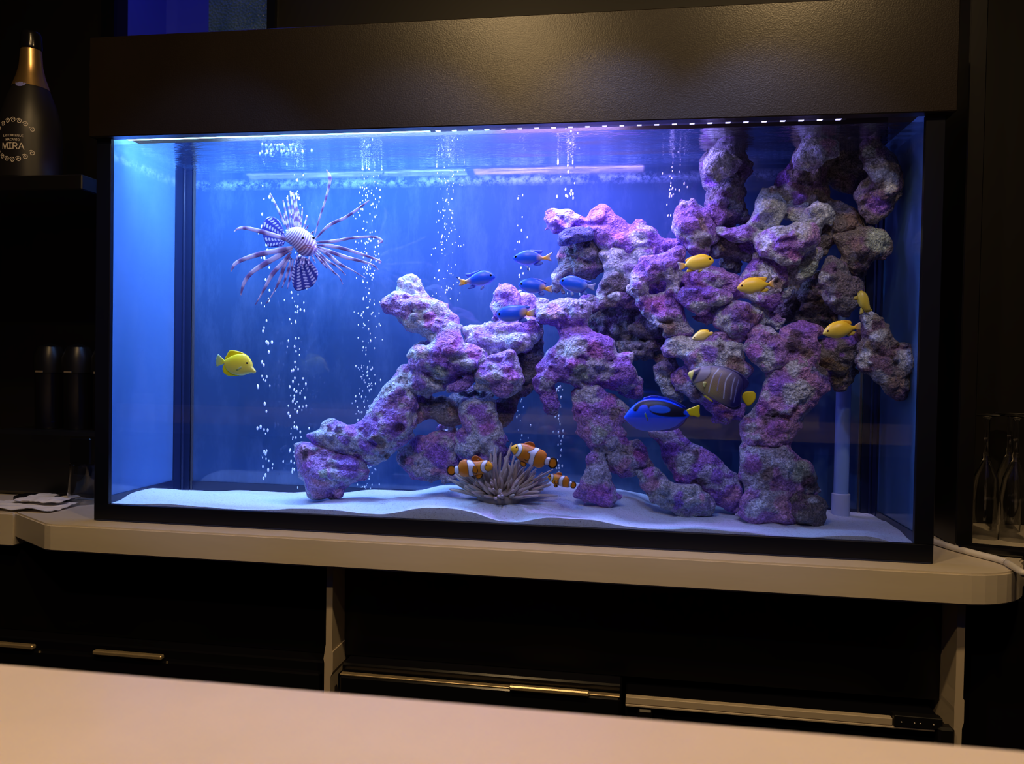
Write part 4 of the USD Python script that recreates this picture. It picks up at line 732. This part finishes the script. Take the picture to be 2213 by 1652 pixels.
# emperor-type angelfish in brownish phase
def ab(px):
    top = np.array((0.24, 0.21, 0.30)); mid = np.array((0.36, 0.27, 0.15)); low = np.array((0.62, 0.56, 0.16)); navy = np.array((0.015, 0.012, 0.14))
    u = np.array([0.87, 0.49]); n_ = np.array([-0.49, 0.87]); r_ = px - np.array([1552, 836.0])
    s = np.clip((r_ @ n_) / 40, -1, 1)[:, None]; a_ = np.clip((r_ @ u + 5) / 48, 0, 1)[:, None]
    c = np.where(s < 0, mid + (top - mid) * -s, mid + (low - mid) * s)
    fine = (0.88 + 0.12 * np.sin((r_ @ u) * 2.0))[:, None]
    return (c * fine) * (1 - a_) + navy * a_
def stripe(s, w_): return shapely.LineString(spline(TP(s), 30)).buffer(w_)
LW = (0.62, 0.68, 0.98)
fish('angelfish', 'brown and navy angelfish with pale curved stripes and yellow tail', 'fish', None, .062,
    TX('1068,300 1160,255 1270,215 1400,197 1550,212 1700,262 1800,320 1860,390 1870,470 1860,545 1838,625 1832,700 1815,770 1740,800 1650,785 1500,702 1400,642 1280,592 1200,502 1130,405'), ab,
    [(TP('1060,300 1165,250 1150,340 1125,420'), (0.80, 0.72, 0.14), 1.2), (TP('1165,285 1275,225 1235,300 1150,440 1140,380'), (0.008, 0.008, 0.06), 1.0), (TP('1275,228 1400,205 1390,300 1310,400 1165,445 1240,310'), (0.26, 0.23, 0.30), 1.5),
     (stripe('1405,215 1385,320 1310,400 1170,446', .8), (0.03, 0.02, 0.06), .8), (stripe('1515,240 1440,330 1395,450 1370,575', .85), LW, .7), (stripe('1550,305 1510,400 1482,550', .7), (0.32, 0.34, 0.75), .7), (stripe('1690,300 1620,380 1590,480 1575,655', .95), LW, .7),
     (stripe('1737,362 1700,470 1675,665', .8), (0.45, 0.50, 0.95), .7), (stripe('1790,400 1752,530 1722,712', .6), (0.30, 0.34, 0.85), .7)],
    [('tail_fin', TX('1835,640 1868,570 1950,553 2032,568 2048,640 2012,720 1930,782 1880,722'), grad((0.72, 0.58, 0.02), (0.95, 0.80, 0.03), (1607, 860), (1620, 850)), []),
     ('dorsal_fin', TX('1400,200 1550,202 1700,240 1840,312 1925,388 1950,450 1905,520 1852,560 1845,470 1790,380 1680,290 1540,235'), grad((0.22, 0.20, 0.30), (0.02, 0.015, 0.16), (1540, 792), (1600, 815)), [(stripe('1700,240 1840,312 1925,388 1950,450 1905,520 1852,560', .6), (0.35, 0.33, 0.70), .7)]),
     ('anal_fin', TX('1500,700 1640,770 1740,790 1828,700 1832,760 1816,804 1740,824 1650,795'), (0.05, 0.045, 0.20), []),
     ('pelvic_fin', TX('1268,585 1390,648 1458,730 1350,672'), (0.80, 0.70, 0.10), [], -0.004), ('pectoral_fin', TX('1280,425 1345,425 1330,470 1310,520 1290,470'), (0.75, 0.72, 0.25), [], -0.0135)], (1320 + 1195 / 6.509, 760 + 320 / 6.509), 2.2, .40)
# lemon damselfish
YT, YO, YG = (1.0, 0.66, 0.02), (1.0, 0.55, 0.02), (0.72, 0.66, 0.14)
def lemon(label, body, fins, eye, y0=.045, g=None, iris='eye_red', er=2.4, thick=.62):
    b = np.array(pts(body)); y_a, y_b = b[:, 1].min(), b[:, 1].max()
    fish('lemon_damselfish', label, 'fish', 'lemon yellow damselfish', y0, body, grad(YT, YG, (b[:, 0].mean(), y_a + .25 * (y_b - y_a)), (b[:, 0].mean(), y_b + 6)) if g is None else g, [], fins, eye, er, thick, iris)
TF = lambda root, tip: grad((1.0, 0.62, 0.03), (0.45, 0.45, 0.55), root, tip)
lemon('yellow lemon damselfish facing right in front of the violet ring rock', '1544.5,565 1541,559 1534.6,554 1525.5,550.4 1516.5,549.3 1507.4,550.8 1498.4,554 1490,558 1484,564 1481,570 1479,573.5 1481,577.5 1486,578.4 1489,580.7 1496,584.7 1503,584.7 1512,583 1523.3,580.2 1532.3,577 1539,571.6',
    [('dorsal_fin', '1507,551 1498.4,553.3 1487,557.6 1484,560 1480.6,561.5 1481.5,568 1487,566 1500.7,556.5', (1.0, 0.62, 0.04), []), ('tail_fin', '1482,569.8 1473.6,568 1462.5,566.5 1467.2,574.3 1468.6,586.5 1475,583.4 1482,578.5', TF((1480, 574), (1466, 575)), []),
     ('anal_fin', '1487,578.9 1482.4,587.8 1487,589 1498.4,586.7 1504,584', (0.95, 0.75, 0.10), []), ('pelvic_fin', '1510.6,583 1508,589.5 1514,588.3 1520,583.5', (0.80, 0.72, 0.15), [], -.003)], (1533, 561.5))
lemon('yellow lemon damselfish facing left in front of the broad violet rock face', '1592,624.3 1595.4,616.7 1603,609 1612,602.7 1617.5,600.4 1625.7,599.8 1637,600.5 1646,604 1652,608.3 1657.3,610.8 1664,612.6 1664.6,616.7 1657.3,619.3 1652.8,621.5 1648,626 1641.5,630.9 1632.4,632 1625.7,636 1616.6,635 1607.6,633 1597.7,629',
    [('dorsal_fin', '1618,600.3 1625.7,599.3 1639,599 1655.8,598.8 1657.5,601 1656,605.6 1654.6,609.5 1646,605.5 1634,602', (0.98, 0.68, 0.05), []), ('tail_fin', '1661,610.5 1668.6,605.4 1673.8,600.5 1676.3,601.7 1670.9,611.7 1673.6,618 1675.2,623.5 1668.6,621.2 1661,617.8', TF((1663, 614), (1676, 612)), []),
     ('anal_fin', '1641.5,630.5 1652,622.3 1659,621.6 1661.6,628.6 1652.8,632 1646,632.5', (0.90, 0.72, 0.10), [])], (1602.6, 618.7))
lemon('yellow lemon damselfish facing left in front of the right hand pipe', '1777.6,721.7 1781.6,712.2 1791.8,701.3 1804.9,694.8 1817,693 1828,695.5 1835.4,700.6 1841,704.4 1850,703.6 1850,712.2 1840.4,714.6 1835.4,721.7 1824.5,727.5 1813.6,731.6 1801,731 1788,727.5 1779.4,723.8',
    [('dorsal_fin', '1806,694.5 1817,692.2 1831.7,692.6 1839.4,693.4 1841.5,702.5 1834,699.5 1824,695', (0.95, 0.66, 0.04), []), ('tail_fin', '1846,703.8 1853.5,699 1858.8,695.5 1862.3,700 1861,707 1860.2,713.5 1849.9,713 1846,711.5', TF((1848, 708), (1862, 705)), []),
     ('anal_fin', '1828,726 1840.4,714.4 1847,715 1849.3,721.3 1839,726.5', (0.88, 0.72, 0.12), [])], (1787.3, 716.2))
lemon('yellow lemon damselfish seen from behind, nose up, beside the right corner', '1858.6,628 1864.4,628.4 1871.7,633.8 1876.8,643.2 1878.2,652.7 1879,660.7 1882,667 1880,673 1870,674 1865.9,668.7 1858.6,663.6 1854.2,654.9 1852,647.6 1851.3,641.8 1853.5,633',
    [('tail_fin', '1877,663.6 1881.8,665.8 1886,671.6 1881,674 1870,676.3 1866.4,669.4 1870,665', (0.70, 0.58, 0.06), []), ('pelvic_fin', '1860,664 1865,668 1866.2,679 1862.2,677.4 1857.6,682.5 1858.6,672.3', (0.68, 0.60, 0.12), [], -.002), ('pectoral_fin', '1853,641.5 1848.4,639.4 1844.5,645.4 1847,648.6 1853,649', (0.62, 0.52, 0.10), [], -.003)], (1855.5, 633), .07, grad((0.55, 0.44, 0.05), (0.62, 0.52, 0.06), (1860, 630), (1872, 675)), 'eye_black', 1.2, .7)
lemon('small pale yellow damselfish resting on the grey beak rock, facing left', '1494.4,732.6 1500,723.5 1510.8,714.5 1525.3,713 1533,718 1537,719 1537,724 1532.6,727 1523.5,736 1510.8,738.3 1498,736',
    [('tail_fin', '1533,718 1537,716.8 1542.6,718.6 1540,722.6 1537,727 1532,725', (0.95, 0.78, 0.22), []), ('dorsal_fin', '1506,717.5 1512,713.3 1525.3,711.8 1533,714.3 1534.6,719 1524,715', (1.0, 0.75, 0.05), [])], (1500.8, 730), .05, grad((1.0, 0.74, 0.05), (0.95, 0.80, 0.35), (1515, 716), (1515, 738)), None, 1.2)
YTX = lambda s: s
fish('yellow_tang', 'bright yellow tang with long snout swimming alone at the left, facing right', 'fish', None, .075,
    '553.9,803.6 552.4,800.2 548,795.2 546,791.2 545.5,783.8 541,775.8 535.5,768.4 527,765 515,765 504.7,767.5 492.3,773.8 484.8,778.8 483,782 484.3,785.5 486,792 491,801 500,808.5 514.6,812.5 527,811.8 534.5,809 542,806.9 551.4,807.6',
    grad((1.0, 0.86, 0.01), (0.70, 0.68, 0.16), (515, 775), (520, 818)), [],
    [('dorsal_fin', '537,770 527,763 514.6,759 502,756.8 497,757.2 493,761 490.5,767 484.5,776.3 488,777.5 497,772 512,767 526,767', (1.0, 0.82, 0.01), []), ('anal_fin', '484.8,785.5 481.3,792 480.4,799 482.8,806 489.8,811.9 498.7,814 512,813.4 521,812 505,808 493,798 488,790', (0.98, 0.86, 0.01), []),
     ('tail_fin', '486,779 478,771.5 471.2,764.5 467.2,773.3 465.5,782.8 467,791.9 469,793 476,790 486,786', grad((0.95, 0.88, 0.03), (0.45, 0.66, 0.45), (484, 783), (466, 780)), []), ('pectoral_fin', '528,795 522,799 514,802 520,795 526,791', (0.75, 0.78, 0.25), [], -.0085)], (537, 785.3), 2.5, .40)
# lionfish
LF, LD = np.array((0.74, 0.64, 0.86)), np.array((0.22, 0.13, 0.34))
Q = lambda s: np.array([(440 + a / 4.589, 340 + b / 4.589) for a, b in pts(s)])
ly = 0.105
lorg = at(656, 525, ly)
lion = thing('lionfish', 'banded lavender lionfish with long fanned spines in the left of the tank', 'fish', lorg)
bp = Q('815,800 822,745 870,700 955,688 1012,715 1062,758 1102,800 1114,860 1134,920 1104,958 1030,990 960,975 925,930 890,880 845,862')
v, f, px = leaf(bp, ly, .75, 0.9, 'body')
def lionc(px):
    u = np.array([0.72, 0.69]); r_ = px - np.array([640, 515.0]); s = r_ @ u; n_ = r_ @ np.array([-0.69, 0.72])
    w_ = 0.5 + 0.5 * np.sin(s * 1.15 + 0.02 * n_ * n_ + 1.2 * noise(np.stack([px[:, 0] * .12, px[:, 1] * .12, 0 * s], 1), 3)); w_ = np.clip((w_ - 0.42) * 3.2, 0, 1)[:, None]
    return LD * (1 - w_) + LF * w_
obj('body', (v, f), 'fish_skin', lion, smooth=True, cd=colour(px, lionc, [(stripe('0,0 1,1', .1), (0, 0, 0), .1)] and [(shapely.LineString(Q('972,928 1060,882 1122,902')).buffer(.8), (0.30, 0.08, 0.10), .6), (shapely.LineString(Q('966,945 1058,902 1118,918')).buffer(.7), (0.34, 0.10, 0.12), .6)]))
for ex, eyy in ((985, 800), (1090, 800)):
    e = at(440 + ex / 4.589, 340 + eyy / 4.589, ly - 0.016); s_ = trimesh.creation.icosphere(2, 0.0026); s_.apply_translation(e); obj('eye', s_, 'eye_black', lion, smooth=True)
def ray_part(name, s, widths, dy0, dy1, nb, seed=0, flat=0.28, n=26, duty=0.5):
    p = spline(Q(s), n); w_ = np.interp(np.linspace(0, 1, n), np.linspace(0, 1, len(widths)), widths) / 2 / 1130
    yy = ly + np.interp(np.linspace(0, 1, n), [0, 1], [dy0, dy1])
    P3 = np.array([at(a, b, c) for (a, b), c in zip(p, yy)])
    m = tube(P3, np.maximum(w_, 0.0006), 7, flat)
    t_ = np.concatenate([np.repeat(np.linspace(0, 1, n), 7), [0, 1]]); w2 = np.clip((np.sin(t_ * nb * 2 * math.pi + seed) - (duty * 2 - 1) * -1 * 0) * 2.2 + 0.9, 0, 1)[:, None]
    obj(name, m, 'fish_fin', lion, smooth=True, cd=LD * (1 - w2) * 1.2 + LF * w2)
PR = [('900,865 780,800 600,745 440,705 350,705 303,738', [5, 10, 11, 9, 6, 2]), ('890,890 760,920 560,960 400,1010 310,1060 270,1135', [5, 13, 12, 10, 9, 3]), ('880,910 760,970 600,1060 470,1150 400,1250 368,1368', [5, 13, 13, 10, 9, 3]),
      ('870,940 780,1050 680,1160 610,1290 560,1380 513,1462', [4, 10, 11, 7, 4, 2]), ('860,980 800,1080 760,1200 700,1330 618,1456', [4, 9, 8, 3, 2]), ('870,1000 840,1120 805,1220 778,1295', [4, 7, 5, 2]), ('890,1010 862,1170 830,1305', [4, 6, 2])]
for k, (s, w_) in enumerate(PR): ray_part('pectoral_ray', s, w_, -0.004, -0.03 + 0.008 * k, 4.2 - .25 * k, k)
PL = [('1100,820 1240,680 1400,600 1520,520 1642,428', [3, 8, 7, 6, 3]), ('1110,840 1280,835 1450,805 1620,790 1720,798 1768,832 1730,858', [3, 8, 6, 5, 5, 6, 3]), ('1120,870 1250,880 1400,910 1560,960 1690,1005 1757,1035 1738,1052', [3, 9, 8, 6, 5, 4, 3]), ('1120,885 1240,930 1400,990 1560,1030 1680,1070 1732,1118', [3, 8, 9, 6, 4, 2]),
      ('1120,900 1240,970 1350,1060 1470,1120 1602,1198', [3, 8, 7, 3, 2]), ('1120,920 1220,1020 1330,1090 1412,1172', [3, 6, 4, 2]), ('1110,940 1200,1040 1290,1140 1340,1180 1382,1262', [3, 6, 4, 2, 2]), ('1100,960 1170,1040 1222,1102', [3, 5, 2])]
for k, (s, w_) in enumerate(PL): ray_part('pectoral_ray', s, w_, -0.010, -0.045 + 0.006 * k, 4.0 - .2 * k, k + 2)
DS = [('1100,785 1150,600 1200,450 1240,300 1252,200 1218,122', [2, 4, 5, 6, 9, 3], 6), ('805,670 740,520 700,440 658,356', [6, 5, 5, 3], 3), ('850,710 820,570 788,425', [4, 5, 4], 3.5), ('870,700 850,520 828,395', [4, 5, 4], 4), ('890,700 880,500 860,330', [4, 5, 4], 4), ('920,700 908,520 888,345', [4, 5, 4], 4),
      ('940,700 930,560 920,430 945,368', [4, 5, 4, 3], 4), ('960,700 972,600 980,495', [4, 4, 3], 3), ('988,710 1010,640 1026,575', [4, 4, 4], 2), ('835,720 808,620 798,555', [4, 4, 3], 2.5), ('905,700 895,590 876,450', [4, 5, 3], 3.5), ('950,698 948,600 940,520', [4, 4, 3], 3)]
for k, (s, w_, nb) in enumerate(DS): ray_part('dorsal_spine', s, w_, 0.004 if k else -0.006, 0.010 if k else -0.02, nb, k)
def web(name, s, hub, nr, seed, y0):
    v, f, px = leaf(Q(s), y0, 0.0010, 1.0, 'fin'); h_ = np.array((440 + hub[0] / 4.589, 340 + hub[1] / 4.589))
    r_ = px - h_; a = np.arctan2(r_[:, 1], r_[:, 0]); d = np.linalg.norm(r_, axis=1)
    w_ = (0.5 + 0.5 * np.sin(a * nr)) * (0.5 + 0.5 * np.sin(d * 0.95 + 2.0 * np.sin(a * nr * .5))); w_ = np.clip((w_ - 0.22) * 4, 0, 1)[:, None]
    obj(name, (v, f), 'fish_fin', lion, smooth=True, cd=np.array((0.05, 0.06, 0.40)) * (1 - w_) + np.array((0.76, 0.74, 0.96)) * w_)
web('tail_fin', '815,790 765,640 700,588 640,588 590,640 573,720 600,820 640,895 720,892 800,880', (880, 830), 26, 1, ly + 0.022)
web('anal_fin', '930,975 1040,1005 1100,1070 1138,1130 1132,1205 1080,1285 1000,1312 920,1335 880,1270 868,1180 890,1080', (930, 900), 30, 2, ly - 0.004)
for k, s in enumerate(['1050,985 1040,1035 1046,1075', '985,985 962,1040 950,1100', '1000,990 990,1050 975,1090', '1075,975 1090,1010 1110,1050', '940,960 920,1010 905,1060', '1010,720 1030,690 1040,672', '1060,765 1085,742 1100,735']):
    ray_part('skin_tassel', s, [4, 4, 2], -0.012, -0.016, 2, k)

# ------------------------------------------------------------------ sea anemone
ac = at(1078, 1078, 0.085); ac[2] = float(sand_z(ac[0], ac[1])) - 0.002
an = thing('sea_anemone', 'tan bubble tipped sea anemone with pale tentacles on the sand under the clownfish', 'sea anemone', ac)
obj('column', lathe([(0.0, 0.0), (0.034, 0.0), (0.030, 0.012), (0.034, 0.022), (0.0, 0.026)], ac, 28), 'anemone', an, smooth=True) if False else None
disc = trimesh.creation.icosphere(3, 1.0); disc.apply_scale([0.042, 0.030, 0.022]); disc.apply_translation(ac + [0, 0, 0.010])
obj('oral_disc', disc, 'anemone', an, smooth=True, cd=np.tile((0.40, 0.33, 0.27), (len(disc.vertices), 1)))
ra = np.random.default_rng(21); N = 190
for k in range(N):
    g = (k + .5) / N; el = math.asin(0.05 + 0.93 * g ** 1.15); az = k * 2.399963 + ra.normal(0, .12)
    d = np.array([math.cos(el) * math.cos(az), math.cos(el) * math.sin(az) * 0.75, math.sin(el)])
    front = d[1] < -0.25 and el < 0.9
    ln = (0.040 if front else 0.058) * ra.uniform(.75, 1.15) * (1.12 if abs(d[0]) > .7 else 1) * (0.9 + 0.18 * (el > .8))
    p0 = ac + np.array([d[0] * 0.036, d[1] * 0.032, 0.012 + d[2] * 0.014])
    bend = np.array([ra.normal(0, .35), ra.normal(0, .3), ra.normal(0.25, .25)])
    t_ = np.linspace(0, 1, 9)[:, None]; side = np.cross(d, [0, 0, 1.0]) + 1e-6
    P3 = p0 + d * ln * t_ + bend * ln * 0.45 * t_ ** 2 + side * (0.0028 * np.sin(t_ * ra.uniform(3, 7) + ra.uniform(0, 6)))
    P3[:, 1] = np.clip(P3[:, 1], 0.024, 0.2); fl = sand_z(P3[:, 0], P3[:, 1]) + 0.003; P3[:, 2] = np.maximum(P3[:, 2], fl)
    rr = np.array([.0034, .0034, .0033, .0032, .0030, .0028, .0028, .0026, .0012]) * ra.uniform(.85, 1.15)
    m = tube(P3, rr, 6)
    tt = np.concatenate([np.repeat(np.linspace(0, 1, 9), 6), [0, 1]])[:, None]; pale = np.array((0.80, 0.72, 0.66)) if ra.random() < .75 else np.array((0.82, 0.72, 0.76))
    obj('tentacle', m, 'anemone', an, smooth=True, cd=np.array((0.50, 0.40, 0.29)) * (1 - tt ** 1.4) + pale * tt ** 1.4)
# ------------------------------------------------------------------ things in and around the tank
b0 = at(1816, 1118, .20); b0[2] = float(sand_z(b0[0], .20)) - .002
pp = thing('standpipe', 'upright pale blue standpipe in a white socket at the right of the tank', 'pipe', b0)
obj('pipe', trimesh.creation.cylinder(.0135, .46, sections=28).apply_translation(b0 + [0, 0, .24]), 'clear_pipe', pp, smooth=30)
obj('socket', lathe([(0, 0), (.0165, 0), (.0165, .041), (.014, .0425), (0, .0425)], b0, 32), 'pvc', pp, smooth=30)
sph = trimesh.creation.icosphere(1, 1.0)
for lab, cols in (('column of large air bubbles rising behind the lionfish', [(575, 1060, 400, 16, 60, 2.4), (640, 1060, 330, 20, 150, 2.0), (610, 335, 312, 45, 60, 2.6)]), ('dense column of fine air bubbles right of the lionfish', [(795, 1060, 300, 22, 340, 1.4)]), ('faint slanted stream of tiny bubbles above the left cluster', [(965, 650, 300, 26, 160, 1.1)]), ('thin stream of bubbles left of the arched rock', [(1125, 1000, 420, 16, 60, 1.7)]), ('stream of bubbles rising past the lobed top rock', [(1235, 640, 275, 24, 60, 2.0), (1210, 1020, 820, 12, 36, 1.8)]), ('few bubbles left of the crooked column', [(1460, 530, 320, 20, 40, 1.8)])):
    ms = []
    for cx, ya, yb, w_, n, r in cols:
        for _ in range(n):
            p = at(cx + rng.normal(0, w_ * .55), rng.uniform(yb, ya), .225 + rng.uniform(-.015, .015)); s = sph.copy(); q = r * rng.uniform(.5, 1.15) / 1080; s.apply_scale([q, q, q * 1.9]); s.apply_translation(p); ms.append(s)
    obj('air_bubbles', join(ms), 'air_bubble', smooth=True, label=lab, cat='bubbles', kind='stuff')
bc = at(66, 372, .07); bc[2] = .6605
obj('wall_shelf', box(-1.0, -.03, .0, .398, .631, .660, .002), 'dark_wood', label='dark shelf at the upper left under the champagne bottle', cat='shelf')
bt = thing('champagne_bottle', 'black champagne bottle with golden neck and ornate pale print on the left shelf', 'bottle', bc)
prof = [(0, 0), (.054, 0), (.057, .004), (.057, .09), (.054, .125), (.045, .16), (.034, .19), (.025, .215), (.0205, .235), (.0175, .285), (.0185, .300), (0, .300)]
obj('body', lathe(prof[:9] + [(0, .236)], bc, 48), 'bottle_black', bt, smooth=35)
obj('neck_foil', lathe([(.0345, .190), (.0258, .2155), (.0213, .236), (.0182, .278), (.0, .279)], bc, 40), 'gold_foil', bt, smooth=35)
obj('cap', lathe([(.0195, .268), (.0205, .274), (.0195, .296), (.017, .303), (0, .304)], bc, 24), 'black_gloss', bt, smooth=20)
def wrap(m, a0, z0, R):
    v = m.vertices.copy(); a = v[:, 0] / R + a0; rr = np.interp(z0 + v[:, 1], [q[1] for q in prof[2:8]], [q[0] for q in prof[2:8]]) + v[:, 2] * .4 + .0003
    m.vertices = bc + np.stack([rr * np.sin(a), -rr * np.cos(a), z0 + v[:, 1]], 1); return m
def word(t, h, z0, a0=.15):
    m = meshkit.text_mesh(t, h, .0012); m.apply_translation([-m.bounds[:, 0].mean(), 0, 0]); m = m.subdivide(); return wrap(m, a0, z0, .057)
obj('lettering', word('MIRA', .0125, .055), 'print_pale', bt); obj('lettering', word('MACARIO', .0042, .071), 'print_pale', bt); obj('lettering', word('LASTIMIENUE', .0042, .079), 'print_pale', bt)
orn = []
for sg, zc in ((1, .112), (-1, .034)):
    for k in np.linspace(-1, 1, 7):
        th = np.linspace(0, 9, 22); rr = .0012 + .0042 * th / 9
        P2 = np.stack([k * .034 + rr * np.cos(th), (zc - sg * .016 * k * k) + rr * np.sin(th), np.full(22, .0005)], 1); orn.append(wrap(tube(P2, .0008, 5), .15, 0, .057))
obj('ornament', join(orn), 'print_pale', bt)
lb = trimesh.creation.cylinder(.012, .0012, sections=28); obj('neck_seal', wrap(lb.subdivide(), .15, .196, .034), 'print_blue', bt)
fl = [(0, 0), (.030, 0), (.030, .0018), (.008, .006), (.0045, .012), (.0042, .07), (.007, .085), (.020, .12), (.0265, .17), (.024, .235), (.0232, .235), (.0255, .17), (.019, .121), (.005, .09), (0, .089)]
for k, (px, y, lab) in enumerate(((2127, .24, 'upside-down champagne flute nearest the dark post at the right'), (2190, .23, 'upside-down champagne flute at the right edge of the picture'), (2176, .33, 'upside-down champagne flute standing behind the other two'))):
    p = at(px, 1150, y); p[2] = .0005; t = thing('champagne_flute', lab, 'glass', p); pr = [(r, .235 - z) for r, z in fl][::-1]
    obj('glass', lathe(pr, p, 40), 'drink_glass', t, smooth=40)
cp = [atz(2010, 1168, .006), atz(2060, 1184, .006), atz(2120, 1200, .006), atz(2170, 1214, .006), atz(2212, 1240, .006)]
obj('power_cable', tube(spline(np.array(cp), 30), .0055, 12), 'white_plastic', smooth=True, label='thick white cable lying on the counter at the right of the tank', cat='cable')
p = atz(2170, 1192, .008); m = box(-.07, .06, -.012, .022, -.006, .006, .003); m.apply_transform(trimesh.transformations.rotation_matrix(-.2, [0, 0, 1])); m.apply_translation(p)
obj('tray', m, 'black_gloss', label='flat black tray behind the white cable', cat='tray')
cm = thing('coffee_machine', 'black coffee machine in the shadow left of the tank', 'coffee machine', (-.2, .27, 0))
obj('body', box(-.42, -.02, .21, .37, .0005, .145, .008), 'black_plastic', cm); obj('front_panel', box(-.217, -.165, .205, .212, .05, .133, .003), 'black_gloss', cm)
w_ = meshkit.text_mesh('BUUNDORS', .009, .001); v = w_.vertices.copy(); w_.vertices = np.stack([v[:, 0] - .117, .2095 - v[:, 2], v[:, 1] + .095], 1); obj('lettering', w_, 'print_grey', cm)
for k, x in enumerate((-.335, -.262, -.187, -.112)):
    t = thing('canister', 'dark cylindrical canister with a domed lid, number %s from the left on the coffee machine' % ('first', 'second', 'third', 'fourth')[k], 'canister', (x, .29, .1455))
    obj('jar', lathe([(0, 0), (.030, 0), (.031, .13), (0, .13)], (x, .29, .1455), 28), 'black_gloss', t, smooth=30); obj('lid', lathe([(.033, .13), (.034, .165), (.024, .19), (0, .2)], (x, .29, .1455), 28), 'black_plastic', t, smooth=40); obj('clasp', box(x - .010, x + .008, .256, .2595, .2755, .280), 'brass', t)
obj('menu_card', join([box(-.085, -.03, .232, .2335, .1455, .235)]), 'paper', label='pale card standing beside the left edge of the tank', cat='card')
p = atz(185, 1086, .0005); t = thing('tumbler', 'upturned drinking tumbler beside the left edge of the tank', 'glass', p)
obj('glass', lathe([(.036, 0), (.031, .085), (0, .085), (0, .082), (.029, .082), (.034, 0)], p, 40), 'drink_glass', t, smooth=40)
for k, (px, py, rx, lab) in enumerate(((60, 1098, .085, 'crumpled white napkin lying flat at the front of the left counter'), (105, 1090, .055, 'folded white napkin on top beside the tumbler'))):
    c_ = atz(px, py, 0.0); gx, gy = np.meshgrid(np.linspace(-1, 1, 40), np.linspace(-1, 1, 24), indexing='ij'); h_ = .010 * fbm(np.stack([gx * 2.2, gy * 2.5, 0 * gx + k], -1), 3, 5 + k) + .001 + .007 * k
    i, j = np.meshgrid(np.arange(39), np.arange(23), indexing='ij'); q = np.stack([i * 24 + j, (i + 1) * 24 + j, (i + 1) * 24 + j + 1, i * 24 + j + 1], -1).reshape(-1, 4)
    V = np.stack([c_[0] + gx * rx, c_[1] + gy * .042, h_], -1).reshape(-1, 3); n = len(V); V2 = V - [0, 0, .0009]
    obj('napkin', (np.vstack([V, V2]), np.vstack([q, q[:, ::-1] + n])), 'white_cloth', smooth=True, label=lab, cat='napkin')
p = atz(95, 1076, .006); m = box(-.055, .055, -.02, .025, -.006, .006, .002); m.apply_transform(trimesh.transformations.rotation_matrix(.15, [0, 0, 1])); m.apply_translation(p); obj('notebook', m, 'black_plastic', label='dark notebook lying behind the napkins', cat='book')
